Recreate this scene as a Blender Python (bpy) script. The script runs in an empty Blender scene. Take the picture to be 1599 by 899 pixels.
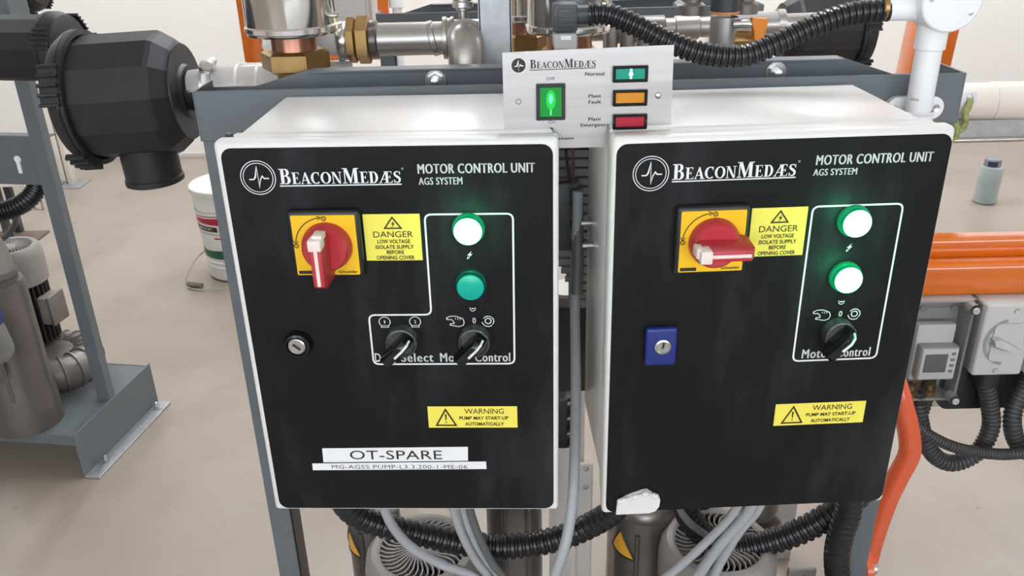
import bpy, bmesh, math, random
from mathutils import Vector, Matrix
random.seed(7)
PI = math.pi
S = bpy.context.scene
COL = S.collection

# ------------------------------------------------------------------ camera
cam_d = bpy.data.cameras.new('camera'); cam = bpy.data.objects.new('camera', cam_d); COL.objects.link(cam)
S.camera = cam
cam_d.sensor_width = 36.0; cam_d.sensor_fit = 'HORIZONTAL'; cam_d.lens = 1336.0 / 1599.0 * 36.0
cam_d.clip_start = 0.02; cam_d.clip_end = 60
_p, _r = math.radians(24.78), math.radians(-1.38)
_f = Vector((0, math.cos(_p), -math.sin(_p))); _u0 = Vector((0, math.sin(_p), math.cos(_p))); _x0 = Vector((1, 0, 0))
_x = _x0 * math.cos(_r) + _u0 * math.sin(_r); _u = _u0 * math.cos(_r) - _x0 * math.sin(_r)
CAMZ = 1.35
cam.matrix_world = Matrix(((_x.x, _u.x, -_f.x, 0), (_x.y, _u.y, -_f.y, 0), (_x.z, _u.z, -_f.z, CAMZ), (0, 0, 0, 1)))

# ------------------------------------------------------------------ world, exposure
W = bpy.data.worlds.new('world'); S.world = W; W.use_nodes = True
W.node_tree.nodes['Background'].inputs[0].default_value = (0.9, 0.92, 1, 1)
W.node_tree.nodes['Background'].inputs[1].default_value = 0.3
S.view_settings.view_transform = 'Standard'; S.view_settings.look = 'None'
S.view_settings.gamma = 1.0; S.view_settings.use_curve_mapping = False
S.view_settings.exposure = 0.42
S.cycles.sample_clamp_indirect = 6.0
S.cycles.max_bounces = 8
S.cycles.caustics_reflective = False; S.cycles.caustics_refractive = False
LAMP_STRENGTH = 40.0
FILL_STRENGTH = 4.0
LAMPS = [(-1.15, 3.9, 0), (-0.05, 3.9, 0), (1.9, 3.9, 0), (-2.9, 3.4, 0), (3.3, 3.7, 0), (0.4, 2.0, 0)]

# ------------------------------------------------------------------ materials
def lin(c):
    return tuple(((v / 255.0) / 12.92 if v / 255.0 <= 0.04045 else ((v / 255.0 + 0.055) / 1.055) ** 2.4) for v in c)

def mat(name, rgb, rough=0.5, metal=0.0, var=0.06, scale=30.0, bump=0.0, bscale=120.0, coat=0.0,
        stretch=(1, 1, 1), spec=0.5, rvar=0.0, blotch=None, blotch_scale=6.0, blotch_amt=0.5, speck=None):
    m = bpy.data.materials.new(name); m.use_nodes = True
    nt = m.node_tree; n = nt.nodes; b = n['Principled BSDF']
    c = lin(rgb)
    b.inputs['Roughness'].default_value = rough; b.inputs['Metallic'].default_value = metal
    b.inputs['Specular IOR Level'].default_value = spec
    b.inputs['Coat Weight'].default_value = coat
    tc = n.new('ShaderNodeTexCoord'); mp = n.new('ShaderNodeMapping'); mp.inputs['Scale'].default_value = stretch
    nt.links.new(tc.outputs['Object'], mp.inputs[0])
    ns = n.new('ShaderNodeTexNoise'); ns.inputs['Scale'].default_value = scale; ns.inputs['Detail'].default_value = 5
    nt.links.new(mp.outputs[0], ns.inputs['Vector'])
    rp = n.new('ShaderNodeValToRGB')
    rp.color_ramp.elements[0].position = 0.3; rp.color_ramp.elements[1].position = 0.7
    rp.color_ramp.elements[0].color = tuple(max(0, v * (1 - var)) for v in c) + (1,)
    rp.color_ramp.elements[1].color = tuple(min(1, v * (1 + var)) for v in c) + (1,)
    nt.links.new(ns.outputs['Fac'], rp.inputs[0])
    out = rp.outputs[0]
    if blotch:
        n2 = n.new('ShaderNodeTexNoise'); n2.inputs['Scale'].default_value = blotch_scale; n2.inputs['Detail'].default_value = 8
        n2.inputs['Roughness'].default_value = 0.65
        nt.links.new(mp.outputs[0], n2.inputs['Vector'])
        r2 = n.new('ShaderNodeValToRGB'); r2.color_ramp.elements[0].position = 0.49; r2.color_ramp.elements[1].position = 0.72
        r2.color_ramp.elements[0].color = (0, 0, 0, 1); r2.color_ramp.elements[1].color = (blotch_amt,) * 3 + (1,)
        nt.links.new(n2.outputs['Fac'], r2.inputs[0])
        mx = n.new('ShaderNodeMix'); mx.data_type = 'RGBA'
        nt.links.new(r2.outputs[0], mx.inputs[0]); nt.links.new(out, mx.inputs[6]); mx.inputs[7].default_value = lin(blotch) + (1,)
        out = mx.outputs[2]
    if speck:
        n3 = n.new('ShaderNodeTexNoise'); n3.inputs['Scale'].default_value = 14; n3.inputs['Detail'].default_value = 3
        nt.links.new(tc.outputs['Object'], n3.inputs['Vector'])
        r3 = n.new('ShaderNodeValToRGB'); r3.color_ramp.elements[0].position = 0.70; r3.color_ramp.elements[1].position = 0.76
        r3.color_ramp.elements[0].color = (0, 0, 0, 1); r3.color_ramp.elements[1].color = (0.55, 0.55, 0.55, 1)
        nt.links.new(n3.outputs['Fac'], r3.inputs[0])
        m3 = n.new('ShaderNodeMix'); m3.data_type = 'RGBA'
        nt.links.new(r3.outputs[0], m3.inputs[0]); nt.links.new(out, m3.inputs[6]); m3.inputs[7].default_value = lin(speck) + (1,)
        out = m3.outputs[2]
    nt.links.new(out, b.inputs['Base Color'])
    if rvar:
        mr = n.new('ShaderNodeMapRange'); mr.inputs[3].default_value = max(0.02, rough - rvar); mr.inputs[4].default_value = rough + rvar
        nt.links.new(ns.outputs['Fac'], mr.inputs[0]); nt.links.new(mr.outputs[0], b.inputs['Roughness'])
    if bump:
        nb = n.new('ShaderNodeTexNoise'); nb.inputs['Scale'].default_value = bscale; nb.inputs['Detail'].default_value = 3
        nt.links.new(mp.outputs[0], nb.inputs['Vector'])
        bp = n.new('ShaderNodeBump'); bp.inputs['Strength'].default_value = bump; bp.inputs['Distance'].default_value = 0.002
        nt.links.new(nb.outputs['Fac'], bp.inputs['Height']); nt.links.new(bp.outputs[0], b.inputs['Normal'])
    return m

def emit(name, rgb, strength, base=None):
    m = bpy.data.materials.new(name); m.use_nodes = True
    b = m.node_tree.nodes['Principled BSDF']
    b.inputs['Base Color'].default_value = lin(base or rgb) + (1,)
    b.inputs['Emission Color'].default_value = lin(rgb) + (1,)
    b.inputs['Emission Strength'].default_value = strength
    b.inputs['Roughness'].default_value = 0.25
    return m

def clear(name, rgb, amount=0.85, rough=0.05, edge=0.9, body=None):
    # thin clear plastic: mostly see-through, a Fresnel-weighted glossy surface on top
    m = bpy.data.materials.new(name); m.use_nodes = True
    nt = m.node_tree; n = nt.nodes; n.remove(n['Principled BSDF'])
    o = n['Material Output']
    tr = n.new('ShaderNodeBsdfTransparent'); tr.inputs[0].default_value = lin(rgb) + (1,)
    pr = n.new('ShaderNodeBsdfPrincipled'); pr.inputs['Base Color'].default_value = lin(body or rgb) + (1,); pr.inputs['Roughness'].default_value = rough
    lw = n.new('ShaderNodeLayerWeight'); lw.inputs[0].default_value = 0.35
    mr = n.new('ShaderNodeMapRange'); mr.inputs[3].default_value = 1 - amount; mr.inputs[4].default_value = edge
    nt.links.new(lw.outputs['Facing'], mr.inputs[0])
    mx = n.new('ShaderNodeMixShader')
    nt.links.new(mr.outputs[0], mx.inputs[0]); nt.links.new(tr.outputs[0], mx.inputs[1]); nt.links.new(pr.outputs[0], mx.inputs[2])
    nt.links.new(mx.outputs[0], o.inputs[0])
    return m

M = {}
M['floor'] = mat('floor_concrete', (158, 145, 132), 0.34, var=0.07, scale=1.6, bump=0.05, bscale=30, blotch=(116, 102, 90), blotch_scale=3.0, blotch_amt=0.30, rvar=0.08, spec=0.6, speck=(96, 86, 78))
M['wall'] = mat('wall_paint', (238, 233, 227), 0.7, var=0.015, scale=2)
M['ceil'] = mat('ceiling_paint', (232, 230, 226), 0.8, var=0.01)
M['trim'] = mat('trim_paint', (205, 200, 194), 0.6, var=0.02)
M['white'] = mat('white_powder_coat', (228, 226, 221), 0.3, var=0.012, scale=8, bump=0.06, bscale=500)
M['black'] = mat('black_overlay', (21, 21, 22), 0.40, var=0.10, scale=12, spec=0.2, stretch=(1, 1, 0.35), blotch=(58, 60, 62), blotch_scale=11, blotch_amt=0.6, rvar=0.06)
M['ink'] = mat('white_ink', (236, 236, 234), 0.5, var=0.01)
M['kink'] = mat('black_ink', (34, 30, 20), 0.5, var=0.02)
M['yellow'] = mat('yellow_vinyl', (243, 227, 92), 0.4, var=0.015, scale=10)
M['amber'] = mat('yellow_plate', (246, 196, 32), 0.35, var=0.02, scale=10)
M['red'] = mat('red_plastic', (186, 52, 60), 0.42, var=0.05, scale=25)
M['cream'] = mat('cream_plastic', (240, 222, 212), 0.4, var=0.02)
M['plastic'] = mat('black_plastic', (34, 34, 35), 0.4, var=0.1, scale=20)
M['gloss'] = mat('black_gloss_plastic', (20, 20, 21), 0.16, var=0.05)
M['worn'] = mat('worn_black_collar', (70, 70, 68), 0.35, var=0.5, scale=260)
M['blue'] = mat('blue_plastic', (30, 46, 120), 0.35, var=0.06, scale=20)
M['label'] = mat('white_label_tape', (236, 236, 234), 0.45, var=0.01)
M['paper'] = mat('torn_white_tape', (226, 224, 220), 0.6, var=0.04, scale=40, bump=0.3, bscale=120)
M['steel'] = mat('brushed_stainless', (186, 184, 181), 0.36, 0.88, var=0.08, scale=24, stretch=(0.15, 1, 6), rvar=0.08)
M['chrome'] = mat('polished_aluminium', (226, 224, 220), 0.13, 1.0, var=0.02, rvar=0.03)
M['zinc'] = mat('zinc_plated_steel', (205, 204, 200), 0.28, 1.0, var=0.08, scale=80)
M['galv'] = mat('galvanised_steel', (178, 180, 180), 0.5, 0.75, var=0.10, scale=70, bump=0.05, bscale=150)
M['pipe'] = mat('grey_steel_pipe', (172, 168, 162), 0.36, 0.85, var=0.12, scale=18, rvar=0.08)
M['brass'] = mat('brass', (164, 132, 84), 0.36, 0.9, var=0.14, scale=30, rvar=0.08)
M['copper'] = mat('tarnished_copper', (146, 104, 86), 0.3, 0.95, var=0.25, scale=30, rvar=0.08)
M['stand'] = mat('blue_grey_paint', (97, 104, 107), 0.42, var=0.05, scale=14, rvar=0.05)
M['dark'] = mat('dark_grey_paint', (58, 62, 65), 0.45, var=0.06)
M['hose2'] = mat('dusty_corrugated_grey', (66, 65, 64), 0.45, var=0.15, scale=60)
M['filter'] = mat('filter_black_plastic', (37, 37, 38), 0.5, spec=0.35, var=0.10, scale=22, bump=0.08, bscale=220)
M['filter2'] = mat('filter_end_plastic', (34, 34, 36), 0.45, var=0.08, scale=22)
M['hose'] = mat('corrugated_black', (30, 30, 31), 0.3, var=0.12, scale=60)
M['motor'] = mat('grey_motor_paint', (146, 140, 134), 0.42, var=0.06, scale=20, rvar=0.06)
M['casting'] = mat('cast_aluminium', (128, 122, 116), 0.42, 0.55, var=0.12, scale=26, bump=0.08, bscale=140)
M['silencer'] = mat('grey_silencer', (104, 98, 94), 0.3, 0.5, var=0.10, scale=14, rvar=0.06)
M['finned'] = mat('dark_motor_fins', (70, 68, 66), 0.5, 0.2, var=0.08)
M['duct'] = mat('grey_pvc_duct', (128, 130, 134), 0.5, var=0.04)
M['cable'] = mat('grey_pvc_cable', (162, 164, 166), 0.45, var=0.05, scale=50)
M['cable2'] = mat('dark_grey_cable', (96, 97, 98), 0.45, var=0.05, scale=50)
M['kcable'] = mat('black_cable', (30, 30, 31), 0.4, var=0.05)
M['pvc'] = mat('white_pvc', (238, 238, 238), 0.28, var=0.01)
M['pvcwarm'] = mat('cream_pvc', (232, 224, 214), 0.35, var=0.03, scale=10)
M['orange'] = mat('orange_paint', (218, 108, 20), 0.2, var=0.05, scale=18, coat=0.9)
M['orange2'] = mat('orange_red_paint', (222, 96, 58), 0.26, var=0.06, scale=18, coat=0.3)
M['valve'] = mat('orange_valve_plastic', (250, 148, 30), 0.4, var=0.02)
M['gbox'] = mat('grey_enclosure', (196, 194, 190), 0.45, var=0.02)
M['gboxdark'] = mat('grey_backplate', (172, 171, 170), 0.5, var=0.03)
M['groove'] = mat('grey_groove', (150, 149, 146), 0.5, var=0.02)
M['lcd'] = mat('lcd_grey', (118, 122, 122), 0.25, var=0.03)
M['clear'] = clear('clear_polycarbonate', (250, 250, 249), 0.95, 0.04, 0.3, (60, 60, 60))
M['hoseclear'] = clear('clear_hose', (226, 222, 218), 0.45, 0.2)
M['bottleclear'] = clear('clear_bottle', (206, 216, 214), 0.6, 0.1)
M['bowl'] = clear('clear_bowl', (205, 205, 198), 0.82, 0.08, 0.5)
M['bucket'] = mat('white_bucket_plastic', (222, 220, 214), 0.4, var=0.02)
M['bred'] = mat('bucket_red_print', (176, 32, 52), 0.4, var=0.02)
M['bgreen'] = mat('bucket_green_print', (20, 92, 60), 0.4, var=0.03)
M['bblack'] = mat('bucket_black_print', (40, 44, 42), 0.4, var=0.03)
M['bgrey'] = mat('bucket_grey_print', (140, 138, 134), 0.4, var=0.03)
M['navy'] = mat('navy_cap', (34, 42, 74), 0.4, var=0.05)
M['capgrey'] = mat('grey_cap', (128, 134, 142), 0.4, var=0.05)
M['water'] = clear('bottle_water', (196, 212, 208), 0.6, 0.08)
M['gy'] = mat('green_yellow_wire', (150, 158, 92), 0.45, var=0.3, scale=160)
M['brownwire'] = mat('brown_wire', (92, 60, 56), 0.45, var=0.1)
M['bluepipe'] = mat('blue_pipe', (30, 84, 130), 0.4, var=0.05)
M['wood'] = mat('brown_board', (120, 104, 90), 0.7, var=0.12, scale=30)
M['on'] = emit('green_lamp_lit', (132, 255, 205), 3.9)
M['onrim'] = emit('green_lamp_rim', (0, 150, 86), 0.45, (0, 120, 72))
M['off'] = mat('teal_lamp_unlit', (0, 168, 150), 0.22, var=0.02)
M['offrim'] = mat('teal_lamp_rim', (10, 74, 66), 0.3, var=0.02)
M['rocker'] = emit('green_rocker_lit', (0, 170, 40), 0.22, (0, 120, 44))
M['rockerhot'] = emit('green_rocker_filament', (90, 250, 150), 1.0)
M['rockerglow'] = emit('green_rocker_glow', (20, 215, 70), 0.6, (0, 120, 44))
M['teal'] = emit('teal_indicator', (0, 120, 100), 0.5)
M['tealhot'] = emit('teal_indicator_filament', (170, 255, 230), 1.6)
M['amberind'] = mat('amber_indicator', (214, 138, 16), 0.3, var=0.03)
M['redind'] = mat('red_indicator', (176, 20, 48), 0.3, var=0.03)
M['daylight'] = emit('window_daylight', (236, 244, 255), FILL_STRENGTH)  # glow of the added fill panels
M['lampwhite'] = emit('lamp_diffuser', (240, 247, 255), LAMP_STRENGTH)
M['oring'] = mat('orange_sealing_ring', (224, 150, 92), 0.5, var=0.05)
M['hotyellow'] = mat('warning_label_amber', (226, 168, 52), 0.45, var=0.03)

# ------------------------------------------------------------------ object helpers
ROOT = {}
def thing(name, label, cat, loc=(0, 0, 0), rotz=0.0, group=None):
    o = bpy.data.objects.new(name, None); COL.objects.link(o)
    o.empty_display_size = 0.05
    o.location = loc; o.rotation_euler = (0, 0, rotz)
    o['label'] = label; o['category'] = cat
    if group: o['group'] = group
    ROOT[o] = Matrix.Translation(Vector(loc)) @ Matrix.Rotation(rotz, 4, 'Z')
    return o

def rootm(o):
    while o.parent: o = o.parent
    return ROOT[o]

class MB:
    def __init__(self): self.b = bmesh.new()
    def _new(self, verts, R):
        if R is not None: bmesh.ops.transform(self.b, matrix=R, verts=verts)
    def box(self, c, s, R=None, bev=0.0, seg=2):
        r = bmesh.ops.create_cube(self.b, size=1.0, matrix=Matrix.Translation(Vector(c)) @ (R.to_4x4() if R else Matrix()) @ Matrix.Diagonal((*s, 1)))
        if bev:
            es = list({e for v in r['verts'] for e in v.link_edges})
            bmesh.ops.bevel(self.b, geom=es, offset=bev, segments=seg, profile=0.5, affect='EDGES')
        return self
    def span(self, x0, x1, y0, y1, z0, z1, bev=0.0, seg=2):
        return self.box(((x0 + x1) / 2, (y0 + y1) / 2, (z0 + z1) / 2), (abs(x1 - x0), abs(y1 - y0), abs(z1 - z0)), None, bev, seg)
    def lathe(self, prof, o=(0, 0, 0), axis=(0, 0, 1), seg=32, a0=0.0, a1=2 * PI, ref=None):
        # prof: (radius, height along axis)
        ax = Vector(axis).normalized(); o = Vector(o)
        if ref is None: ref = Vector((0, 0, 1)) if abs(ax.z) < 0.9 else Vector((1, 0, 0))
        u = (Vector(ref) - ax * ax.dot(Vector(ref))).normalized(); v = ax.cross(u)
        full = abs(a1 - a0 - 2 * PI) < 1e-6
        n = seg if full else seg + 1
        rings = []
        for r, h in prof:
            if r < 1e-7: rings.append([self.b.verts.new(o + ax * h)])
            else: rings.append([self.b.verts.new(o + ax * h + (u * math.cos(a0 + (a1 - a0) * i / seg) + v * math.sin(a0 + (a1 - a0) * i / seg)) * r) for i in range(n)])
        for A, B in zip(rings, rings[1:]):
            for i in range(seg):
                j = (i + 1) % n
                if len(A) == 1 and len(B) == 1: continue
                if len(A) == 1: f = (A[0], B[i], B[j])
                elif len(B) == 1: f = (A[i], B[0], A[j])
                else: f = (A[i], B[i], B[j], A[j])
                try: self.b.faces.new(f)
                except ValueError: pass
        return self
    def cyl(self, p0, p1, r0, r1=None, seg=24, bev=0.0):
        p0 = Vector(p0); p1 = Vector(p1); L = (p1 - p0).length; r1 = r0 if r1 is None else r1
        if bev: pr = [(0, 0), (r0 - bev, 0), (r0, bev), (r1, L - bev), (r1 - bev, L), (0, L)]
        else: pr = [(0, 0), (r0, 0), (r1, L), (0, L)]
        return self.lathe(pr, p0, p1 - p0, seg)
    def poly(self, pts, y0, y1):
        # polygon given in (x, z), extruded along y from y0 (front) to y1
        A = [self.b.verts.new((x, y0, z)) for x, z in pts]
        if abs(y1 - y0) < 1e-9: self.b.faces.new(A); return self
        B = [self.b.verts.new((x, y1, z)) for x, z in pts]
        self.b.faces.new(A); self.b.faces.new(B[::-1])
        n = len(A)
        for i in range(n): self.b.faces.new((A[i], B[i], B[(i + 1) % n], A[(i + 1) % n]))
        return self
    def stroke(self, pts, w, y, closed=False):
        # flat line of width w (number or list) in the x-z plane at depth y, mitred
        n = len(pts); P = [Vector((p[0], p[1])) for p in pts]; Lf = []; Rt = []
        for i in range(n):
            a = P[i - 1] if (i > 0 or closed) else None; c = P[(i + 1) % n] if (i < n - 1 or closed) else None
            d1 = (P[i] - a).normalized() if a is not None and (P[i] - a).length > 0 else None
            d2 = (c - P[i]).normalized() if c is not None and (c - P[i]).length > 0 else None
            if d1 is None: d1 = d2
            if d2 is None: d2 = d1
            t = d1 + d2
            if t.length < 1e-6: t = d2.copy()
            t.normalize(); nn = Vector((-t.y, t.x)); k = max(0.45, nn.dot(Vector((-d2.y, d2.x))))
            ww = (w[i] if isinstance(w, (list, tuple)) else w) / 2 / k
            Lf.append(self.b.verts.new((P[i].x + nn.x * ww, y, P[i].y + nn.y * ww)))
            Rt.append(self.b.verts.new((P[i].x - nn.x * ww, y, P[i].y - nn.y * ww)))
        for i in range(n if closed else n - 1):
            j = (i + 1) % n
            self.b.faces.new((Lf[i], Rt[i], Rt[j], Lf[j]))
        return self
    def ring(self, c, r, w, y, seg=40, a0=0.0, a1=360.0):
        pts = [(c[0] + r * math.cos(math.radians(a0 + (a1 - a0) * i / seg)), c[1] + r * math.sin(math.radians(a0 + (a1 - a0) * i / seg))) for i in range(seg + 1)]
        if abs(a1 - a0) >= 359.9: return self.stroke(pts[:-1], w, y, True)
        return self.stroke(pts, w, y)
    def disc(self, c, r, y, seg=32, rz=None):
        rz = rz or r
        self.b.faces.new([self.b.verts.new((c[0] + r * math.cos(2 * PI * i / seg), y, c[1] + rz * math.sin(2 * PI * i / seg))) for i in range(seg)])
        return self
    def tube(self, pts, r, seg=12, cap=True):
        P = [Vector(p) for p in pts]; n = len(P)
        R = r if isinstance(r, (list, tuple)) else [r] * n
        T = []
        for i in range(n):
            t = (P[min(i + 1, n - 1)] - P[max(i - 1, 0)])
            T.append(t.normalized() if t.length > 1e-9 else T[-1])
        ref = Vector((0, 0, 1)) if abs(T[0].z) < 0.9 else Vector((1, 0, 0))
        u = (ref - T[0] * T[0].dot(ref)).normalized()
        rings = []
        for i in range(n):
            u = (u - T[i] * T[i].dot(u)).normalized(); v = T[i].cross(u)
            rings.append([self.b.verts.new(P[i] + (u * math.cos(2 * PI * k / seg) + v * math.sin(2 * PI * k / seg)) * R[i]) for k in range(seg)])
        for A, B in zip(rings, rings[1:]):
            for k in range(seg): self.b.faces.new((A[k], A[(k + 1) % seg], B[(k + 1) % seg], B[k]))
        if cap:
            self.b.faces.new(rings[0][::-1]); self.b.faces.new(rings[-1])
        return self
    def join(self, mesh, mtx):
        k = len(self.b.verts); self.b.from_mesh(mesh); self.b.verts.ensure_lookup_table()
        bmesh.ops.transform(self.b, matrix=mtx, verts=self.b.verts[k:]); return self
    def xf(self, mtx): bmesh.ops.transform(self.b, matrix=mtx, verts=self.b.verts[:]); return self
    def mesh(self, name, m, smooth=True, flat=False):
        if not flat: bmesh.ops.recalc_face_normals(self.b, faces=self.b.faces[:])
        else:
            for f in self.b.faces:
                f.normal_update()
                if f.normal.y > 0: f.normal_flip()
        me = bpy.data.meshes.new(name); self.b.to_mesh(me); self.b.free()
        me.materials.append(m)
        if smooth and not flat:
            me.polygons.foreach_set('use_smooth', [True] * len(me.polygons))
            me.set_sharp_from_angle(angle=0.61)
        return me

def link(name, me, parent, label=None):
    o = bpy.data.objects.new(name, me); COL.objects.link(o)
    if parent is not None: o.parent = parent
    if label: o['label'] = label
    return o

def part(parent, name, mb, m, label=None, world=False, flat=False, smooth=True, kind=None):
    if world: mb.xf(rootm(parent).inverted())
    o = link(name, mb.mesh(name, m, smooth, flat), parent, label)
    if kind: o['kind'] = kind
    return o

def struct(name, mb, m):
    o = link(name, mb.mesh(name, m), None); o['kind'] = 'structure'; return o

def solo(name, label, cat, mb, m, loc, group=None, rotz=0.0):
    # a thing that is one mesh; geometry given in world space
    mb.xf((Matrix.Translation(Vector(loc)) @ Matrix.Rotation(rotz, 4, 'Z')).inverted())
    o = link(name, mb.mesh(name, m), None, label); o['category'] = cat; o.location = loc; o.rotation_euler = (0, 0, rotz)
    if group: o['group'] = group
    ROOT[o] = Matrix.Translation(Vector(loc)) @ Matrix.Rotation(rotz, 4, 'Z')
    return o

def spline(pts, n=10):
    P = [Vector(p) for p in pts]; P = [P[0] * 2 - P[1]] + P + [P[-1] * 2 - P[-2]]; out = []
    for i in range(1, len(P) - 2):
        a, b, c, d = P[i - 1:i + 3]
        for k in range(n):
            t = k / n
            out.append(0.5 * ((2 * b) + (c - a) * t + (2 * a - 5 * b + 4 * c - d) * t * t + (3 * b - a - 3 * c + d) * t ** 3))
    out.append(P[-2]); return out

def resample(pts, step):
    out = [pts[0].copy()]; need = step
    for a, b in zip(pts, pts[1:]):
        L = (b - a).length; pos = 0.0
        while L - pos >= need and L > 0:
            pos += need; out.append(a.lerp(b, pos / L)); need = step
        need -= L - pos
    return out

def corrugated(mb, pts, r, pitch=0.0085, depth=0.16, seg=18):
    c = resample(spline(pts, 24), pitch / 5)
    pat = [1, 1, 1, 1 - depth, 1 - depth]
    return mb.tube(c, [r * pat[i % 5] for i in range(len(c))], seg)

_txt = {}
def text_mesh(body, bold=0.0, spacing=1.0):
    k = (body, bold, spacing)
    if k in _txt: return _txt[k]
    cu = bpy.data.curves.new('lettering', 'FONT'); cu.body = body; cu.size = 1.0; cu.offset = bold; cu.space_character = spacing
    cu.resolution_u = 3
    o = bpy.data.objects.new('lettering', cu); COL.objects.link(o)
    dg = bpy.context.evaluated_depsgraph_get(); dg.update()
    me = bpy.data.meshes.new_from_object(o.evaluated_get(dg))
    bpy.data.objects.remove(o); bpy.data.curves.remove(cu)
    _txt[k] = me; return me

def lettering(mb, body, x0, x1, z0, z1, y, bold=0.0, spacing=1.0, fat=0.0):
    if fat:
        for d in (-fat, fat): lettering(mb, body, x0 + fat + d, x1 - fat + d, z0, z1, y, bold, spacing)
    # fits the writing into the rectangle x0..x1, z0..z1 of the plane at depth y
    me = text_mesh(body, bold, spacing)
    xs = [v.co.x for v in me.vertices]; ys = [v.co.y for v in me.vertices]
    ax, bx, ay, by = min(xs), max(xs), min(ys), max(ys)
    sx = (x1 - x0) / (bx - ax); sz = (z1 - z0) / (by - ay)
    mt = Matrix(((sx, 0, 0, x0 - ax * sx), (0, 0, 0, y), (0, sz, 0, z0 - ay * sz), (0, 0, 0, 1)))
    k = len(mb.b.verts)
    vs = [mb.b.verts.new(mt @ v.co) for v in me.vertices]
    for p in me.polygons:
        try: mb.b.faces.new([vs[i] for i in p.vertices])
        except ValueError: pass
    return mb

# ---- serif capitals for the maker's name (unit cap height, returned as strokes)
def arc(cx, cz, rx, rz, a0, a1, thick, thin, n=14):
    pts = []; ws = []
    for i in range(n + 1):
        a = math.radians(a0 + (a1 - a0) * i / n)
        pts.append((cx + rx * math.cos(a), cz + rz * math.sin(a))); ws.append(thin + (thick - thin) * abs(math.cos(a)) ** 1.5)
    return ('s', pts, ws)
def rc(x0, z0, x1, z1): return ('p', [(x0, z0), (x1, z0), (x1, z1), (x0, z1)])
TH, TN, SF = 0.19, 0.06, 0.055
def glyph(ch):
    if ch == 'E': return 0.70, [rc(.12, 0, .12 + TH, 1), rc(.02, 0, .62, SF), rc(.02, 1 - SF, .60, 1), rc(.3, .48, .48, .54), rc(.44, .38, .49, .64), ('p', [(.50, 0), (.62, 0), (.66, .27)]), ('p', [(.50, 1), (.60, 1), (.60, .74)])]
    if ch == 'B': return 0.74, [rc(.12, 0, .12 + TH, 1), rc(.02, 0, .40, SF), rc(.02, 1 - SF, .38, 1), rc(.3, .50, .42, .55), arc(.36, .765, .18, .21, 90, -90, .17, .055), arc(.40, .275, .19, .25, 90, -90, .18, .055)]
    if ch == 'D': return 0.80, [rc(.12, 0, .12 + TH, 1), rc(.02, 0, .36, SF), rc(.02, 1 - SF, .36, 1), arc(.34, .5, .30, .472, 90, -90, .19, .055)]
    if ch == 'A': return 0.80, [('p', [(.06, 0), (.12, 0), (.42, .92), (.36, 1)]), ('p', [(.36, 1), (.44, 1), (.74, 0), (.54, 0), (.34, .80)]), rc(.18, .28, .62, .34), rc(.0, 0, .22, SF), rc(.46, 0, .82, SF)]
    if ch == 'C': return 0.76, [arc(.42, .5, .31, .47, 48, 312, .19, .06, 22), ('p', [(.60, .99), (.66, .99), (.66, .68), (.62, .68)]), ('p', [(.62, .80), (.66, .66), (.58, .90)])]
    if ch == 'O': return 0.84, [arc(.42, .5, .31, .47, 0, 360, .19, .06, 30)]
    if ch == 'N': return 0.86, [rc(.12, 0, .18, 1), rc(.66, 0, .72, 1), ('p', [(.08, 1), (.28, 1), (.74, .0), (.66, .0), (.58, .0)]), rc(.02, 0, .28, SF), rc(.02, 1 - SF, .2, 1), rc(.56, 1 - SF, .82, 1)]
    if ch == 'M': return 1.02, [rc(.12, 0, .18, 1), rc(.70, 0, .70 + TH, 1), ('p', [(.10, 1), (.30, 1), (.52, .28), (.44, .0)]), ('p', [(.44, 0), (.50, 0), (.76, 1), (.70, 1)]), rc(.02, 0, .28, SF), rc(.60, 0, .99, SF), rc(.02, 1 - SF, .28, 1), rc(.70, 1 - SF, .99, 1)]
    if ch == 'S': return 0.62, [('s', [(.52, .72), (.50, .86), (.40, .96), (.28, .965), (.16, .90), (.12, .77), (.18, .64), (.30, .55), (.42, .46), (.50, .34), (.49, .18), (.40, .06), (.28, .035), (.16, .09), (.09, .26)], [.04, .05, .06, .07, .11, .15, .17, .19, .19, .17, .15, .10, .07, .06, .04]), rc(.06, 0, .10, .3), rc(.52, .7, .56, 1)]
    if ch == 'Æ':
        w, e = glyph('E'); out = [('p', [(.04, 0), (.11, 0), (.58, .95), (.50, 1)]), rc(.24, .30, .56, .36), rc(-.02, 0, .22, SF), rc(.40, 1 - SF, .60, 1)]
        for k, p, *w2 in e: out.append((k, [(x + .40, z) for x, z in p], *w2))
        return 1.10, out
def makers_name(mb, x0, x1, z0, z1, y):
    word = 'BEACONMEDÆS'; big = 'BM'; small = 0.76; x = 0.0; items = []
    for ch in word:
        w, gl = glyph(ch); s = 1.0 if ch in big else small
        items.append((x, s, gl)); x += w * s
    k = (x1 - x0) / x; h = (z1 - z0)
    for ox, s, gl in items:
        for g in gl:
            pts = [(x0 + (ox + px * s) * k, z0 + pz * s * h) for px, pz in g[1]]
            if g[0] == 'p': mb.b.faces.new([mb.b.verts.new((a, y, b)) for a, b in pts])
            else: mb.stroke(pts, [w * s * k for w in g[2]], y)
    return mb
def pulse_line(mb, cx, cz, r, y, w):
    p = [(-.62, -.12), (-.30, -.12), (-.18, .05), (-.02, .82), (.02, -.62), (.16, -.12), (.30, .10), (.42, -.06), (.75, -.06)]
    ws = [w, w, w * 1.1, w * .5, w * 1.4, w * 1.2, w, w, w]
    pts = [(cx + a * r, cz + b * r) for a, b in p]
    mb.stroke(pts[:4], [w, w, w * 1.3, w * .35], y); mb.stroke(pts[3:6], [w * .4, w * 1.8, w * .9], y); mb.stroke([pts[4], pts[5], pts[6], pts[7], pts[8]], [w * .6, w, w, w, w], y)
    return mb
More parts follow.
